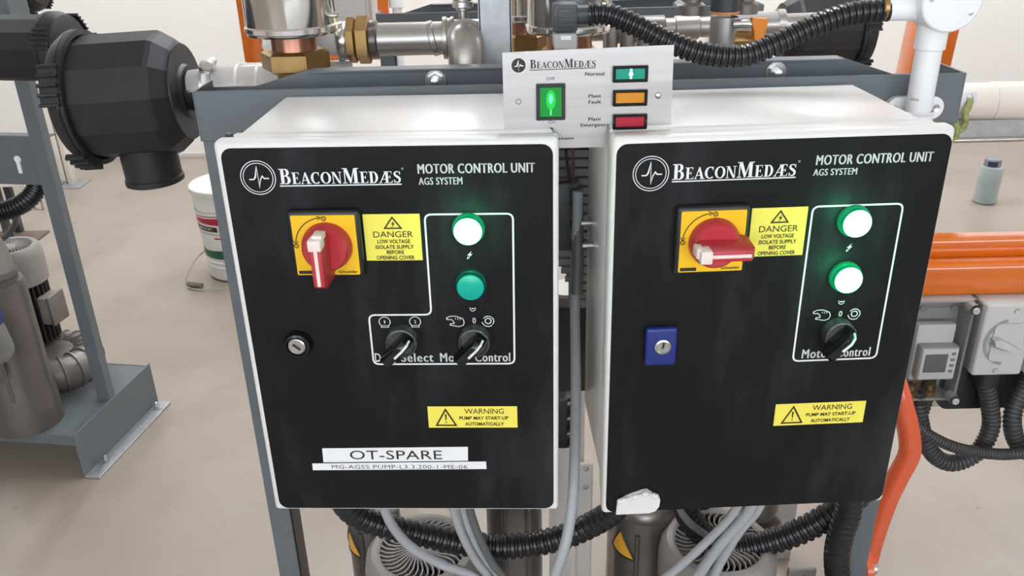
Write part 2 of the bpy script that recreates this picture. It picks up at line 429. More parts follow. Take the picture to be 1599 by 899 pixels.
def rounded(x0, z0, x1, z1, r, n=5):
    out = []
    for cx, cz, a in ((x1 - r, z1 - r, 0), (x0 + r, z1 - r, 90), (x0 + r, z0 + r, 180), (x1 - r, z0 + r, 270)):
        out += [(cx + r * math.cos(math.radians(a + 90 * i / n)), cz + r * math.sin(math.radians(a + 90 * i / n))) for i in range(n + 1)]
    return out
def fillet(pts, r, n=5):
    out = []; m = len(pts)
    for i in range(m):
        a, b, c = Vector(pts[i - 1]), Vector(pts[i]), Vector(pts[(i + 1) % m])
        d1 = (a - b).normalized(); d2 = (c - b).normalized()
        p, q = b + d1 * r, b + d2 * r
        for k in range(n + 1):
            t = k / n; out.append(tuple((1 - t) ** 2 * p + 2 * t * (1 - t) * b + t * t * q))
    return out
# ------------------------------------------------------------------ the room
struct('floor', MB().span(-5, 5, -3, 4.83, -0.1, 0), M['floor'])
struct('ceiling', MB().span(-5, 5, -3, 4.9, 3.0, 3.1), M['ceil'])
struct('wall_back', MB().span(-5, 5, 4.83, 4.93, -0.1, 3.0), M['wall'])
struct('wall_left', MB().span(-5.1, -5, -3, 4.93, -0.1, 3.0), M['wall'])
struct('wall_right', MB().span(5, 5.1, -3, 4.93, -0.1, 3.0), M['wall'])
for i, x in enumerate((-2.2, 0.0, 2.2)):  # framed glowing panels added behind the camera to light the cabinet fronts
    wf = struct('window_%d' % (i + 1), MB().span(x - 1.0, x + 1.0, -3.0, -2.95, .85, .90, .003).span(x - 1.0, x + 1.0, -3.0, -2.95, 2.55, 2.60, .003).span(x - 1.0, x - .95, -3.0, -2.95, .88, 2.57).span(x + .95, x + 1.0, -3.0, -2.95, .88, 2.57).span(x - .02, x + .02, -3.0, -2.955, .88, 2.57), M['trim'])
    part(wf, 'pane', MB().span(x - .96, x + .96, -2.985, -2.98, .89, 2.56), M['daylight'])
struct('wall_front', MB().span(-5, 5, -3.1, -3, -0.1, 3.0), M['wall'])
struct('trim_1', MB().span(-1.02, -0.99, 4.81, 4.83, 0.0, 3.0, 0.004), M['trim'])
struct('trim_2', MB().span(1.10, 1.13, 4.81, 4.83, 0.0, 3.0, 0.004), M['trim'])
struct('baseboard_back', MB().span(-5, 5, 4.822, 4.83, 0.0, 0.03, 0.002), M['trim'])

def ceiling_light(x, y, rz, i):
    t = thing('ceiling_light', LAMPLAB[i], 'light', (x, y, 2.95), rz, 'ceiling lights')
    part(t, 'housing', MB().span(-.09, .09, -.62, .62, 0.0, .05, .006), M['white'])
    part(t, 'diffuser', MB().span(-.075, .075, -.60, .60, -.012, -.001), M['lampwhite'])
LAMPLAB = ['white batten ceiling light above the stand behind at left', 'white batten ceiling light above the middle of the room near the back wall',
           'white batten ceiling light near the back wall at right', 'white batten ceiling light near the left wall',
           'white batten ceiling light towards the right wall', 'white batten ceiling light right over the stand behind the cabinets']
for i, (x, y, rz) in enumerate(LAMPS): ceiling_light(x, y, rz, i)

# ------------------------------------------------------------------ the two control cabinets
def cabinet(side):
    L = side == 'L'
    if L:
        t = thing('control_cabinet', 'white cabinet with black front and OT-SPARE label, only its upper green lamp lit', 'cabinet', (-.106, .719, .761), math.radians(-2.24), 'motor control cabinets')
        dx0, dx1, dz0 = -.1497, .1490, -.1975
    else:
        t = thing('control_cabinet', 'white cabinet with black front, both green lamps lit, blue lock and torn white tape', 'cabinet', (.235, .708, .762), math.radians(1.75), 'motor control cabinets')
        dx0, dx1, dz0 = -.1478, .1462, -.1965
    UP = Matrix.Translation((0, 0, .2))
    def cp(name, mb, m, parent=None, **k):
        mb.xf(UP); return part(parent or t, name, mb, m, **k)
    cp('door', MB().span(dx0, dx1, 0, .019, dz0, .2, .0045, 3), M['white'])
    cp('door_seal', MB().span(-.142, .142, .018, .024, -.192, .194), M['plastic'])
    cp('collar', MB().span(-.145, .1445, .023, .046, -.193, .1965, .003), M['white'])
    cp('body', MB().span(-.142, .1415, .045, .205, -.190, .1945, .003), M['white'])
    cp('front_overlay', MB().poly(rounded(-.144, -.194, .144, .194, .0095), -.0004, .001), M['black'], smooth=False)
    Y = -.0007
    # logo ring, maker's name, titles
    g = MB(); g.ring((-.114, .1675), .0153, .0007, Y); g.ring((-.114, .1675), .0131, .0006, Y); pulse_line(g, -.114, .1675, .0128, Y, .0011)
    cp('printed_logo', g, M['ink'], flat=True)
    g = MB(); makers_name(g, -.0956, .0118, .1613, .1752, Y); g.stroke([(-.0956, .1596), (.0118, .1600)], .0011, Y)
    g.ring((.0135, .1740), .0008, .0003, Y, 14)
    cp('printed_name', g, M['ink'], flat=True)
    o = 0 if L else .0015
    g = MB(); lettering(g, 'MOTOR CONTROL UNIT', .0265 + o, .1285 + o, .1692 + o * .6, .1780 + o * .6, Y, .0, 1.10, .00032)
    cp('printed_title', g, M['ink'], flat=True)
    g = MB(); lettering(g, 'AGS SYSTEM', .0268, .0652, .1592 + o, .1658 + o * .6, Y, .0, 1.08, .0002)
    cp('printed_subtitle', g, M['ink'], flat=True)
    # white line round the controls
    if L: fr = [(.0300, .1317), (.1085, .1317), (.1068, -.0205), (-.0290, -.0205), (-.0290, .0325), (.0300, .0325)]
    else: fr = [(.0306, .1329), (.1103, .1329), (.1195, -.0232), (.0306, -.0232)]
    if not L: fr = [(.0306, .1325), (.1110, .1325), (.1110, -.0228), (.0306, -.0228)]
    cp('printed_frame', MB().stroke(fillet(fr, .006), .0017, Y, True), M['ink'], flat=True)
    g = MB()
    if L:
        lettering(g, 'D', -.0272, -.0216, -.0178, -.0085, Y, .006); 
        lettering(g, 'uty', -.0196, -.0050, -.0206, -.0090, Y, .0, 1.0, .0003); lettering(g, 'Select', -.0020, .0292, -.0180, -.0085, Y, .0, 1.15, .0003)
    a = (.0355, .1030) if L else (.0386, .1045)
    lettering(g, 'Motor', a[0], a[0] + .0290, -.0182 - (0 if L else .002), -.0085 - (0 if L else .002), Y, .0, 1.15, .0003)
    lettering(g, 'Control', a[0] + .0335, a[1], -.0182 - (0 if L else .002), -.0085 - (0 if L else .002), Y, .0, 1.15, .0003)
    cp('printed_switch_names', g, M['ink'], flat=True)
    def sym(n):
        cp(n, g, M['ink'], flat=True); return MB()
    g = MB()
    def bolt(cx, cz, s):
        g.b.faces.new([g.b.verts.new((cx + a * s, Y, cz + b * s)) for a, b in ((.5, 1), (-.55, -.1), (.0, -.1), (-.4, -.8), (.65, .25), (.1, .25))])
        g.b.faces.new([g.b.verts.new((cx + a * s, Y, cz + b * s)) for a, b in ((-.62, -.95), (-.46, -.35), (-.10, -.75))])
    bolt(.0685, .0925, .0042)
    g = sym('bolt_symbol')
    g.ring((.0690, .0385), .0026, .0005, Y, 22, 150, 390); g.stroke([(.0675, .0385), (.0705, .0385)], .0010, Y)
    g = sym('run_symbol')
    if L:
        for cx, n in ((-.0146, '1'), (.0142, '2')):
            g.ring((cx, .0252), .0052, .0007, Y, 28, -60, 240); g.stroke([(cx - .0036, .0195), (cx + .0036, .0195), (cx + .0030, .0212), (cx - .0030, .0212)], .0006, Y, True)
            lettering(g, n, cx - (.0005 if n == '1' else .0010), cx + (.0005 if n == '1' else .0010), .0236, .0268, Y, .0)
            g = sym('pump_symbol')
    # hand, 0 and turning-arrow symbols
    h = [(-.0085, .0040), (-.0050, .0056), (.0000, .0058), (.0030, .0048), (.0068, .0030), (.0080, -.0005), (.0070, -.0038), (.0035, -.0052), (.0000, -.0048), (-.0030, -.0040), (-.0055, -.0036), (-.0050, -.0022), (-.0015, -.0018), (-.0020, .0004), (-.0040, .0022), (-.0080, .0022)]
    g.stroke([(.0525 + a, .0250 + b) for a, b in h], .0007, Y, True)
    for k in range(3): g.stroke([(.0530 + k * .0022, .0292 - k * .0003), (.0522 + k * .0022, .0274 - k * .0003)], .0005, Y)
    g = sym('hand_symbol')
    lettering(g, '0', .0682, .0716, .0230, .0290, Y, .0, 1.0, .0002)
    g = sym('zero_symbol')
    c = (.0830, .0255)
    g.ring(c, .0028, .0009, Y); g.ring((c[0], c[1]), .0050, .0008, Y, 24, 20, 150); g.ring(c, .0058, .0008, Y, 24, 190, 310); g.ring((c[0] + .001, c[1]), .0044, .0008, Y, 24, -50, 60)
    sym('turning_arrow_symbol')
    # isolator
    ic = (-.059, .107)
    bp = cp('isolator_base', MB().span(ic[0] - .032, ic[0] + .032, -.0095, 0, ic[1] - .032, ic[1] + .032, .003, 3), M['plastic'])
    cp('isolator_plate', MB().poly(rounded(ic[0] - .0285, ic[1] - .0285, ic[0] + .0285, ic[1] + .0285, .001, 2), -.0106, -.0090), M['amber'], smooth=False)
    g = MB(); g.ring(ic, .0265, .0009, -.0109, 24, 98, 172)
    for a, d in ((98, 1), (172, -1)):
        ca, sa = math.cos(math.radians(a)), math.sin(math.radians(a)); p = Vector((ic[0] + ca * .0265, ic[1] + sa * .0265)); tn = Vector((sa, -ca)) * d; nn = Vector((ca, sa))
        g.stroke([tuple(p - tn * .001 + nn * .002), tuple(p + tn * .0018), tuple(p - tn * .001 - nn * .002)], .0008, -.0109)
    cp('isolator_arrow', g, M['kink'], flat=True, parent=bp)
    for dx, dz, n in ((.001, .0255, '1'), (-.0262, .0, 'O')):
        g = MB()
        g.ring((ic[0] + dx, ic[1] + dz), .0019, .0008, -.0109, 16); g.stroke([(ic[0] + dx, ic[1] + dz - .001), (ic[0] + dx, ic[1] + dz + .001)], .0007, -.0109)
        cp('isolator_mark', g, M['kink'], flat=True, parent=bp)
    g = MB(); g.stroke([(ic[0] - .027, ic[1] - .0258), (ic[0] - .0125, ic[1] - .0258)], .0032, -.0109); cp('isolator_strip', g, M['kink'], flat=True, parent=bp); g = MB()
    lettering(g, 'Schneider', ic[0] + .0095, ic[0] + .0265, ic[1] - .0268, ic[1] - .0240, -.0109, .02)
    cp('isolator_print', g, M['kink'], flat=True, parent=bp)
    k = MB(); k.lathe([(.0226, .0100), (.0226, .0130), (.0214, .0170), (.0206, .0205), (.0188, .0225), (.0120, .0220), (0, .0208)], (ic[0] + .0015, 0, ic[1] - .0005), (0, -1, 0), 40)
    kn = cp('isolator_knob', k, M['red'])
    ang = -90 if L else 0
    R = Matrix.Translation((ic[0], 0, ic[1])) @ Matrix.Rotation(-math.radians(ang), 4, 'Y')
    gr = MB()
    pr = [(-.0150, .0210), (-.0135, .0460), (.0250, .0460), (.0295, .0380), (.0295, .0150), (.0235, .0105), (-.0150, .0105)]
    A = [[gr.b.verts.new((x, -y, s * w)) for x, y, w in [(p[0], p[1], .0050 if p[1] > .03 else .0064) for p in pr]] for s in (-1, 1)]
    gr.b.faces.new(A[0]); gr.b.faces.new(A[1][::-1])
    for i in range(len(pr)): gr.b.faces.new((A[0][i], A[1][i], A[1][(i + 1) % len(pr)], A[0][(i + 1) % len(pr)]))
    bmesh.ops.bevel(gr.b, geom=gr.b.edges[:], offset=.0014, segments=2, profile=.5, affect='EDGES')
    gr.xf(R); cp('isolator_grip', gr, M['red'])
    st = MB().span(-.009, .0245, -.0464, -.0450, -.0016, .0016, .0004, 1); st.xf(R); cp('grip_stripe', st, M['cream'])
    tb = MB(); tb.span(-.0190, -.0088, -.0485, -.0330, -.0058, .0058, .0014); tb.span(-.0215, -.0150, -.0430, -.0280, -.0030, .0062, .0014); tb.xf(R); cp('padlock_tab', tb, M['cream'], label='white padlock tab at the end of the red grip')
    # stickers
    x0, x1, z0, z1 = (-.0255, .0256, .0878, .1325) if L else (-.0232, .0266, .0869, .1328)
    ds = cp('danger_sticker', MB().span(x0, x1, -.0006, .0002, z0, z1), M['yellow'], label='yellow DANGER low voltage sticker')
    w = x1 - x0; hh = z1 - z0; X = lambda u: x0 + u * w; Z = lambda v: z0 + v * hh
    g = MB(); yy = -.0009
    g.stroke([(X(.37), Z(.70)), (X(.66), Z(.70)), (X(.515), Z(.93))], .0013, yy, True)
    s_ = .0042
    g.b.faces.new([g.b.verts.new((X(.515) + a * s_, yy, Z(.775) + b * s_)) for a, b in ((.4, 1), (-.35, .1), (.05, .1), (-.4, -.9), (.5, .3), (.1, .3))])
    lettering(g, 'DANGER', X(.16), X(.86), Z(.505), Z(.635), yy, .0)
    for body, a, b, c0 in (('LOW VOLTAGE', .22, .80, .375), ('ISOLATE SUPPLY', .18, .86, .255), ('BEFORE', .37, .68, .140), ('OPENING COVER', .18, .86, .022)):
        lettering(g, body, X(a), X(b), Z(c0), Z(c0 + .085), yy, .022)
    cp('danger_print', g, M['kink'], flat=True, parent=ds)
    x0, x1, z0, z1 = (.0198, .1083, -.0935, -.0687) if L else (.0198, .1092, -.0957, -.0708)
    ws = cp('warning_sticker', MB().span(x0, x1, -.0006, .0002, z0, z1), M['yellow'], label='yellow WARNING pump may start-up sticker')
    w = x1 - x0; hh = z1 - z0
    g = MB()
    g.stroke([(X(.09), Z(.12)), (X(.31), Z(.12)), (X(.20), Z(.86))], .0016, yy, True)
    g.stroke([(X(.20), Z(.64)), (X(.20), Z(.36))], [.0017, .0010], yy); g.disc((X(.20), Z(.26)), .0008, yy, 12)
    lettering(g, 'WARNING', X(.41), X(.85), Z(.66), Z(.90), yy, .0)
    lettering(g, 'PUMP MAY START-UP', X(.35), X(.90), Z(.38), Z(.54), yy, .022)
    lettering(g, 'AUTOMATICALLY', X(.41), X(.85), Z(.10), Z(.26), yy, .022)
    cp('warning_print', g, M['kink'], flat=True, parent=ws)
    if L:
        lb = cp('name_label', MB().poly([(-.0912, -.1355), (.0572, -.1336), (.0578, -.1166), (-.0906, -.1183)], -.0006, .0002), M['label'], smooth=False)
        g = MB(); lettering(g, 'OT-SPARE', -.0630, .0310, -.1317, -.1208, yy, .0, 1.02); cp('name_print', g, M['kink'], flat=True, parent=lb)
        lb = cp('code_label', MB().poly([(-.1032, -.1452), (.0757, -.1437), (.0755, -.1345), (-.1030, -.1369)], -.0008, .0002), M['label'], smooth=False)
        g = MB(); lettering(g, 'MG-AGSS PUMP-L3.3.200-1-ME-06', -.0830, .0560, -.1431, -.1384, -.0011, -.004, 1.1); cp('code_print', g, M['kink'], flat=True, parent=lb)
    # pilot lamps
    for i, z in enumerate((.1183, .0640)):
        lit = not (L and i == 1); x = .0686
        bz = cp('lamp_bezel', MB().lathe([(.0148, 0), (.0148, .003), (.0140, .0045), (.0128, .0052)], (x, 0, z), (0, -1, 0), 36), M['onrim'] if lit else M['offrim'])
        cp('lamp_rim', MB().lathe([(.0133, .004), (.0133, .0072), (.0131, .0088), (.0126, .0094)], (x, 0, z), (0, -1, 0), 36), M['onrim'] if lit else M['offrim'], parent=bz)
        cp('lamp_lens', MB().lathe([(.0128, .0090), (.0120, .0106), (.0070, .0120), (0, .0125)], (x, 0, z), (0, -1, 0), 36), M['on'] if lit else M['off'],
           label='green lamp lens, lit' if lit else 'teal lamp lens, not lit')
        if lit:
            ld = bpy.data.lights.new('added_lamp_spill', 'POINT'); ld.energy = .05; ld.color = (.02, 1.0, .45); ld.shadow_soft_size = .011  # unseen point light added before the lens for green spill on the front
            lo = bpy.data.objects.new('added_lamp_spill', ld); COL.objects.link(lo); lo.parent = t; lo.location = (x, -.026, z + .2)
    # selector switches
    for x in ((.0012, .0697) if L else (.0690,)):
        z = .0072
        cl = cp('selector_collar', MB().lathe([(.0148, 0), (.0148, .006), (.0146, .0115), (.0132, .0120), (.0126, .0100), (0, .0095)], (x, 0, z), (0, -1, 0), 36), M['worn'])
        R = Matrix.Translation((x, 0, z)) @ Matrix.Rotation(-math.radians(45), 4, 'Y')
        hd = MB(); pr = [(-.0225, .0200), (-.0195, .0275), (.0030, .0275), (.0085, .0240), (.0118, .0140), (.0118, .0095), (-.0110, .0095), (-.0215, .0165)]
        A = [[hd.b.verts.new((px, -py, s * (.0044 if py > .02 else .0060))) for px, py in pr] for s in (-1, 1)]
        hd.b.faces.new(A[0]); hd.b.faces.new(A[1][::-1])
        for i in range(len(pr)): hd.b.faces.new((A[0][i], A[1][i], A[1][(i + 1) % len(pr)], A[0][(i + 1) % len(pr)]))
        bmesh.ops.bevel(hd.b, geom=hd.b.edges[:], offset=.0008, segments=2, profile=.5, affect='EDGES')
        hd.xf(R); cp('selector_handle', hd, M['gloss'])
        mk = MB()
        for a, b in (((-.0075, .0278), (.0030, .0278)), ((.0030, .0278), (.0087, .0243)), ((.0087, .0243), (.0108, .0180))):
            mk.tube([(a[0], -a[1], -.0016), (b[0], -b[1], -.0016)], .0012, 8)
        mk.xf(R); cp('selector_mark', mk, M['ink'], parent=cl)
    # lock
    if L:
        cp('lock_collar', MB().lathe([(.0138, 0), (.0138, .003), (.0120, .0075), (.0100, .0080), (.0090, .0050), (0, .0048)], (-.099, 0, .003), (0, -1, 0), 32), M['gloss'])
        lk = cp('lock_barrel', MB().lathe([(.0082, .004), (.0082, .0082), (.0070, .0090), (.0030, .0085), (0, .0085)], (-.099, 0, .003), (0, -1, 0), 28), M['zinc'])
        cp('lock_slot', MB().box((-.099, -.0088, .003), (.009, .0012, .002), Matrix.Rotation(math.radians(40), 3, 'Y')), M['plastic'], parent=lk)
    else:
        for z, yy in ((.062, .165), (.042, .150)): cp('side_bolt', MB().cyl((-.140, yy, z), (-.154, yy, z), .0028, None, 12, .0005), M['zinc'])
        x0, x1, z0, z1 = -.1125, -.0830, -.0185, .0210
        lb = cp('lock_housing', MB().span(x0, x1, -.0075, 0, z0, z1, .0028, 3), M['blue'])
        lk = cp('lock_barrel', MB().lathe([(.0076, .007), (.0076, .0095), (.0062, .0100), (.0056, .0092), (0, .0096)], (-.0968, 0, .0025), (0, -1, 0), 28), M['zinc'])
        cp('lock_slot', MB().box((-.0965, -.0099, .0045), (.0016, .0012, .006), Matrix.Rotation(math.radians(12), 3, 'Y')), M['plastic'], parent=lk)
        # torn tape at the lower corner
        pts = [(-.1335, -.1960), (-.1330, -.1850), (-.1318, -.1780), (-.1250, -.1735), (-.1190, -.1705), (-.1130, -.1685), (-.1085, -.1665), (-.1030, -.1655), (-.0985, -.1690), (-.0950, -.1715), (-.0905, -.1735), (-.0885, -.1800), (-.0892, -.1880), (-.0930, -.1938), (-.0990, -.1960)]
        tp = cp('torn_tape', MB().poly(pts, -.0022, .0002), M['paper'], label='torn white tape patch')
        g = MB(); cr = [(-.1322, -.0030, -.1792), (-.1240, -.0050, -.1745), (-.1170, -.0036, -.1735), (-.1100, -.0056, -.1700), (-.1035, -.0060, -.1680), (-.0975, -.0044, -.1712), (-.0915, -.0036, -.1750)]
        g.tube(spline(cr, 6), [.0024 + .0009 * math.sin(i * .63) + .0004 * math.sin(i * 1.9) for i in range(37)], 8)
        cp('tape_fold', g, M['paper'], parent=tp)
    # corner plug of the collar
    if L: cp('collar_plug', MB().span(-.1465, -.1405, .0235, .0295, .1945, .2005, .001), M['plastic'])
    return t
cab_l = cabinet('L'); cab_r = cabinet('R')

# ------------------------------------------------------------------ stainless indicator panel between the cabinets
pt = thing('indicator_panel', 'brushed steel indicator panel with green rocker switch, standing on the two cabinets', 'panel', (.0640, .740, 1.144), 0, None)
def pp(name, mb, m, parent=None, **k): return part(parent or pt, name, mb, m, world=True, **k)
PY = .739
pp('plate', MB().poly([(.0395, 1.1440), (.0862, 1.1440), (.0862, 1.1625), (.1425, 1.1625), (.1415, 1.2305), (-.0035, 1.2275), (-.0035, 1.1625), (.0395, 1.1625)], PY, PY + .002), M['steel'], smooth=False)
QA, QB = .97, .0425
def q(x, z): return (x * QA, QB + QA * z)
PF = PY - .0003
g = MB(); g.disc(q(.0104, 1.2106), .0060, PF, 36); pp('printed_badge', g, M['kink'], flat=True)
g = MB(); pulse_line(g, *q(.0104, 1.2106), .0056, PF - .0002, .0008); g.ring(q(.0104, 1.2106), .0068, .0003, PF - .0002); pp('printed_pulse', g, M['label'], flat=True)
g = MB(); a, b = q(.0202, 1.2077), q(.0783, 1.2152)
makers_name(g, a[0], b[0], a[1], b[1], PF); g.stroke([q(.0197, 1.2062), q(.0779, 1.2070)], .0006, PF)
for body, x0, x1, z0, z1, bd in (('Off', .0350, .0420, 1.1972, 1.2000, 0), ('On', .0364, .0428, 1.1586, 1.1614, 0), ('Normal', .0688, .0858, 1.2002, 1.2034, .01), ('Plant', .0722, .0834, 1.1809, 1.1839, .01), ('Fault', .0723, .0835, 1.1756, 1.1786, .01),
                             ('Plant', .0724, .0838, 1.1601, 1.1631, .01), ('Emergency', .0655, .0915, 1.1540, 1.1579, .01)):
    a, b = q(x0, z0), q(x1, z1); lettering(g, body, a[0], b[0], a[1], b[1], PF, 0, 1.08, .00013 if bd else 0)
a, b = q(.0386, 1.1425), q(.0592, 1.1460); lettering(g, 'System', a[0], b[0], a[1], b[1], PF, 0, 1.0, .00013)
pp('printed_words', g, M['kink'], flat=True)
def frame_mb(x0, x1, z0, z1, w, y0, y1):
    m = MB()
    m.span(x0, x1, y0, y1, z1 - w, z1, .0006, 1); m.span(x0, x1, y0, y1, z0, z0 + w, .0006, 1)
    m.span(x0, x0 + w, y0, y1, z0 + w * .6, z1 - w * .6, .0004, 1); m.span(x1 - w, x1, y0, y1, z0 + w * .6, z1 - w * .6, .0004, 1); return m
a, b = q(.0256, 1.1622), q(.0513, 1.1945)
rb = pp('rocker_bezel', frame_mb(a[0], b[0], a[1], b[1], .0030, PY - .004, PY), M['plastic'])
rk = pp('rocker', MB().poly([(a[0] + .003, a[1] + .003), (b[0] - .003, a[1] + .003), (b[0] - .003, b[1] - .003), (a[0] + .003, b[1] - .003)], PY - .003, PY), M['rocker'], label='rocker switch lit green', smooth=False)
cx = (a[0] + b[0]) / 2; cz = (a[1] + b[1]) / 2
pp('rocker_filament', MB().disc((cx, cz + .003), .0017, PY - .0036, 24, .0042), M['rockerhot'], parent=rk)
pp('rocker_glow', MB().disc((cx, cz + .002), .0042, PY - .0033, 24, .0085), M['rockerglow'], parent=rk)
pp('rocker_line', MB().span(cx - .0005, cx + .0005, PY - .0034, PY - .003, cz - .0112, cz - .0065), M['rockerhot'], parent=rk)
for (x0, x1, z0, z1), m, lab in (((.0928, .1238, 1.1943, 1.2088), 'teal', 'Normal indicator lamp lit teal'), ((.0934, .1242, 1.1733, 1.1879), 'amberind', 'Plant Fault indicator, amber, not lit'), ((.0940, .1248, 1.1521, 1.1663), 'redind', 'Plant Emergency indicator, red, not lit')):
    a, b = q(x0, z0), q(x1, z1)
    bz = pp('indicator_bezel', frame_mb(a[0], b[0], a[1], b[1], .0026, PY - .0045, PY), M['gloss'])
    ln = pp('indicator_lens', MB().span(a[0] + .0022, b[0] - .0022, PY - .0034, PY, a[1] + .0022, b[1] - .0022, .0006, 1), M[m], label=lab)
    if m == 'teal':
        cx = (a[0] + b[0]) / 2 + .0005; cz = (a[1] + b[1]) / 2
        pp('indicator_filament', MB().lathe([(.0018, 0), (0, .0006)], (cx, PY - .0036, cz), (0, -1, 0), 16).span(cx - .0009, cx + .0009, PY - .0038, PY - .0034, cz - .004, cz + .004), M['tealhot'], parent=ln)
x, z = q(.0098, 1.1789); pp('screw_hole', MB().lathe([(.0026, 0), (.0026, .0003), (.0018, .0003), (.0018, 0)], (x, PY - .0001, z), (0, -1, 0), 24), M['casting'])
x, z = q(.1344, 1.1813); pp('rivet', MB().lathe([(.0030, 0), (.0026, .0010), (.0012, .0018), (0, .0020)], (x, PY, z), (0, -1, 0), 20), M['zinc'])
# ------------------------------------------------------------------ pump stands
def post_mb(x, y, z0, z1, w=.045, th=.003, inward=1, d=.045):
    # folded channel post, open towards the inside of the stand
    m = MB()
    m.span(x - w / 2, x + w / 2, y, y + th, z0, z1, .0012, 1)
    m.span(x - w / 2, x + w / 2, y + d - th, y + d, z0, z1, .0012, 1)
    xo = x - inward * w / 2
    m.span(min(xo, xo + inward * th), max(xo, xo + inward * th), y + th * .5, y + d - th * .5, z0, z1)
    return m
def hexbolt(mb, c, axis, r=.008, h=.008):
    a = Vector(axis).normalized(); c = Vector(c)
    mb.lathe([(0, 0), (r * 1.5, 0), (r * 1.5, .002), (0, .002)], c, a, 20)
    mb.lathe([(0, .002), (r * 1.15, .002), (r * 1.15, h), (0, h)], c, a, 6)
    mb.lathe([(0, h), (r * .6, h), (r * .6, h * 2.0), (r * .3, h * 2.1), (0, h * 2.1)], c, a, 14)
    return mb
def stand(label, loc, rz, hw=.4165, top=1.163, base=True, pw=.029, pd=.045, bz=0.0, beam='stand'):
    t = thing('pump_stand', label, 'stand', loc, rz, 'pump stands')
    for s in (-1, 1):
        part(t, 'post', post_mb(s * (hw - pw / 2), 0, .128 if base else 0, top - .03, pw, .003, -s, pd), M['stand'])
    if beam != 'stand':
        for s in (-1, 1): part(t, 'post_shade_strip', MB().span(s * (hw - pw + .001), s * (hw - pw - .001), .004, .041, .135, top - .06), M['plastic'])  # black strips stand for the shade on the inner post faces
    f = MB(); f.span(-hw, hw, -.003, 0, top - .055, top, .001, 1)
    for s in (-1, 1): f.span(s * hw - .0015, s * hw + .0015, -.002, .060, top - .055, top)
    part(t, 'top_sheet', f, M['stand'])
    bk = MB()
    bk.poly([(-hw, top - .06), (hw, top - .06), (hw, top - .012), (hw * .88, top - .012), (hw * .72, top + .010), (-hw * .72, top + .010), (-hw * .88, top - .008), (-hw, top - .008)], .060, .063)
    bk.span(-hw * .72, hw * .72, .040, .063, top + .0085, top + .0105, .0005, 1)
    part(t, 'back_sheet', bk, M['stand'])
    for x in (-.16, .23): part(t, 'bolt', hexbolt(MB(), (x, .060, top - .006), (0, -1, 0), .008, .008), M['zinc'])
    part(t, 'cross_beam', MB().span(-hw + .02, hw - .02, .045, .048, .745 + bz, .868 + bz, .001, 1).span(-hw + .02, hw - .02, .048, .075, .745 + bz, .748 + bz).span(-hw + .02, hw - .02, .048, .075, .865 + bz, .868 + bz), M[beam])
    if not base: return t
    b = MB(); b.span(-hw, hw, -.16, .19, .125, .13, .001, 1); b.span(-hw, hw, -.165, -.16, .10, .13); b.span(-hw, hw, .187, .192, .10, .13)
    for s in (-1, 1): b.span(s * hw - .0025, s * hw + .0025, -.165, .20, .0, .133, .001, 1)
    part(t, 'base_plate', b, M['stand'])
    for s in (-1, 1):
        ft = part(t, 'foot_flange', MB().span(s * hw, s * (hw + .042), -.165, .20, 0.0, .006, .001, 1), M['galv'])
        for y in (-.10, .16):
            link('anchor_bolt', hexbolt(MB(), (s * (hw + .02), y, .006), (0, 0, 1), .008, .010).mesh('anchor_bolt', M['zinc']), ft)
    return t
OURS = (.078, .932, 0)
st1 = stand('blue-grey steel pump stand carrying the two control cabinets', OURS, 0, beam='plastic')  # cross beam coloured black for the shade behind the cabinets
NB = (-1.502, 2.043, 0); NBR = math.radians(-9)
st2 = stand('blue-grey steel pump stand at left with a grey pump on its base', NB, NBR, pw=.036, pd=.026, bz=-.024)
part(st2, 'hang_plate', MB().lathe([(.0, 0), (.009, 0), (.009, .002), (0, .002)], (.30, .045, .786), (0, -1, 0), 20).span(.295, .305, .042, .045, .751, .786), M['label'])
RS = (.13, 1.80, 0)
st3 = stand('blue-grey steel pump stand behind the stand with the cabinets', RS, 0, .39, 1.135, False)

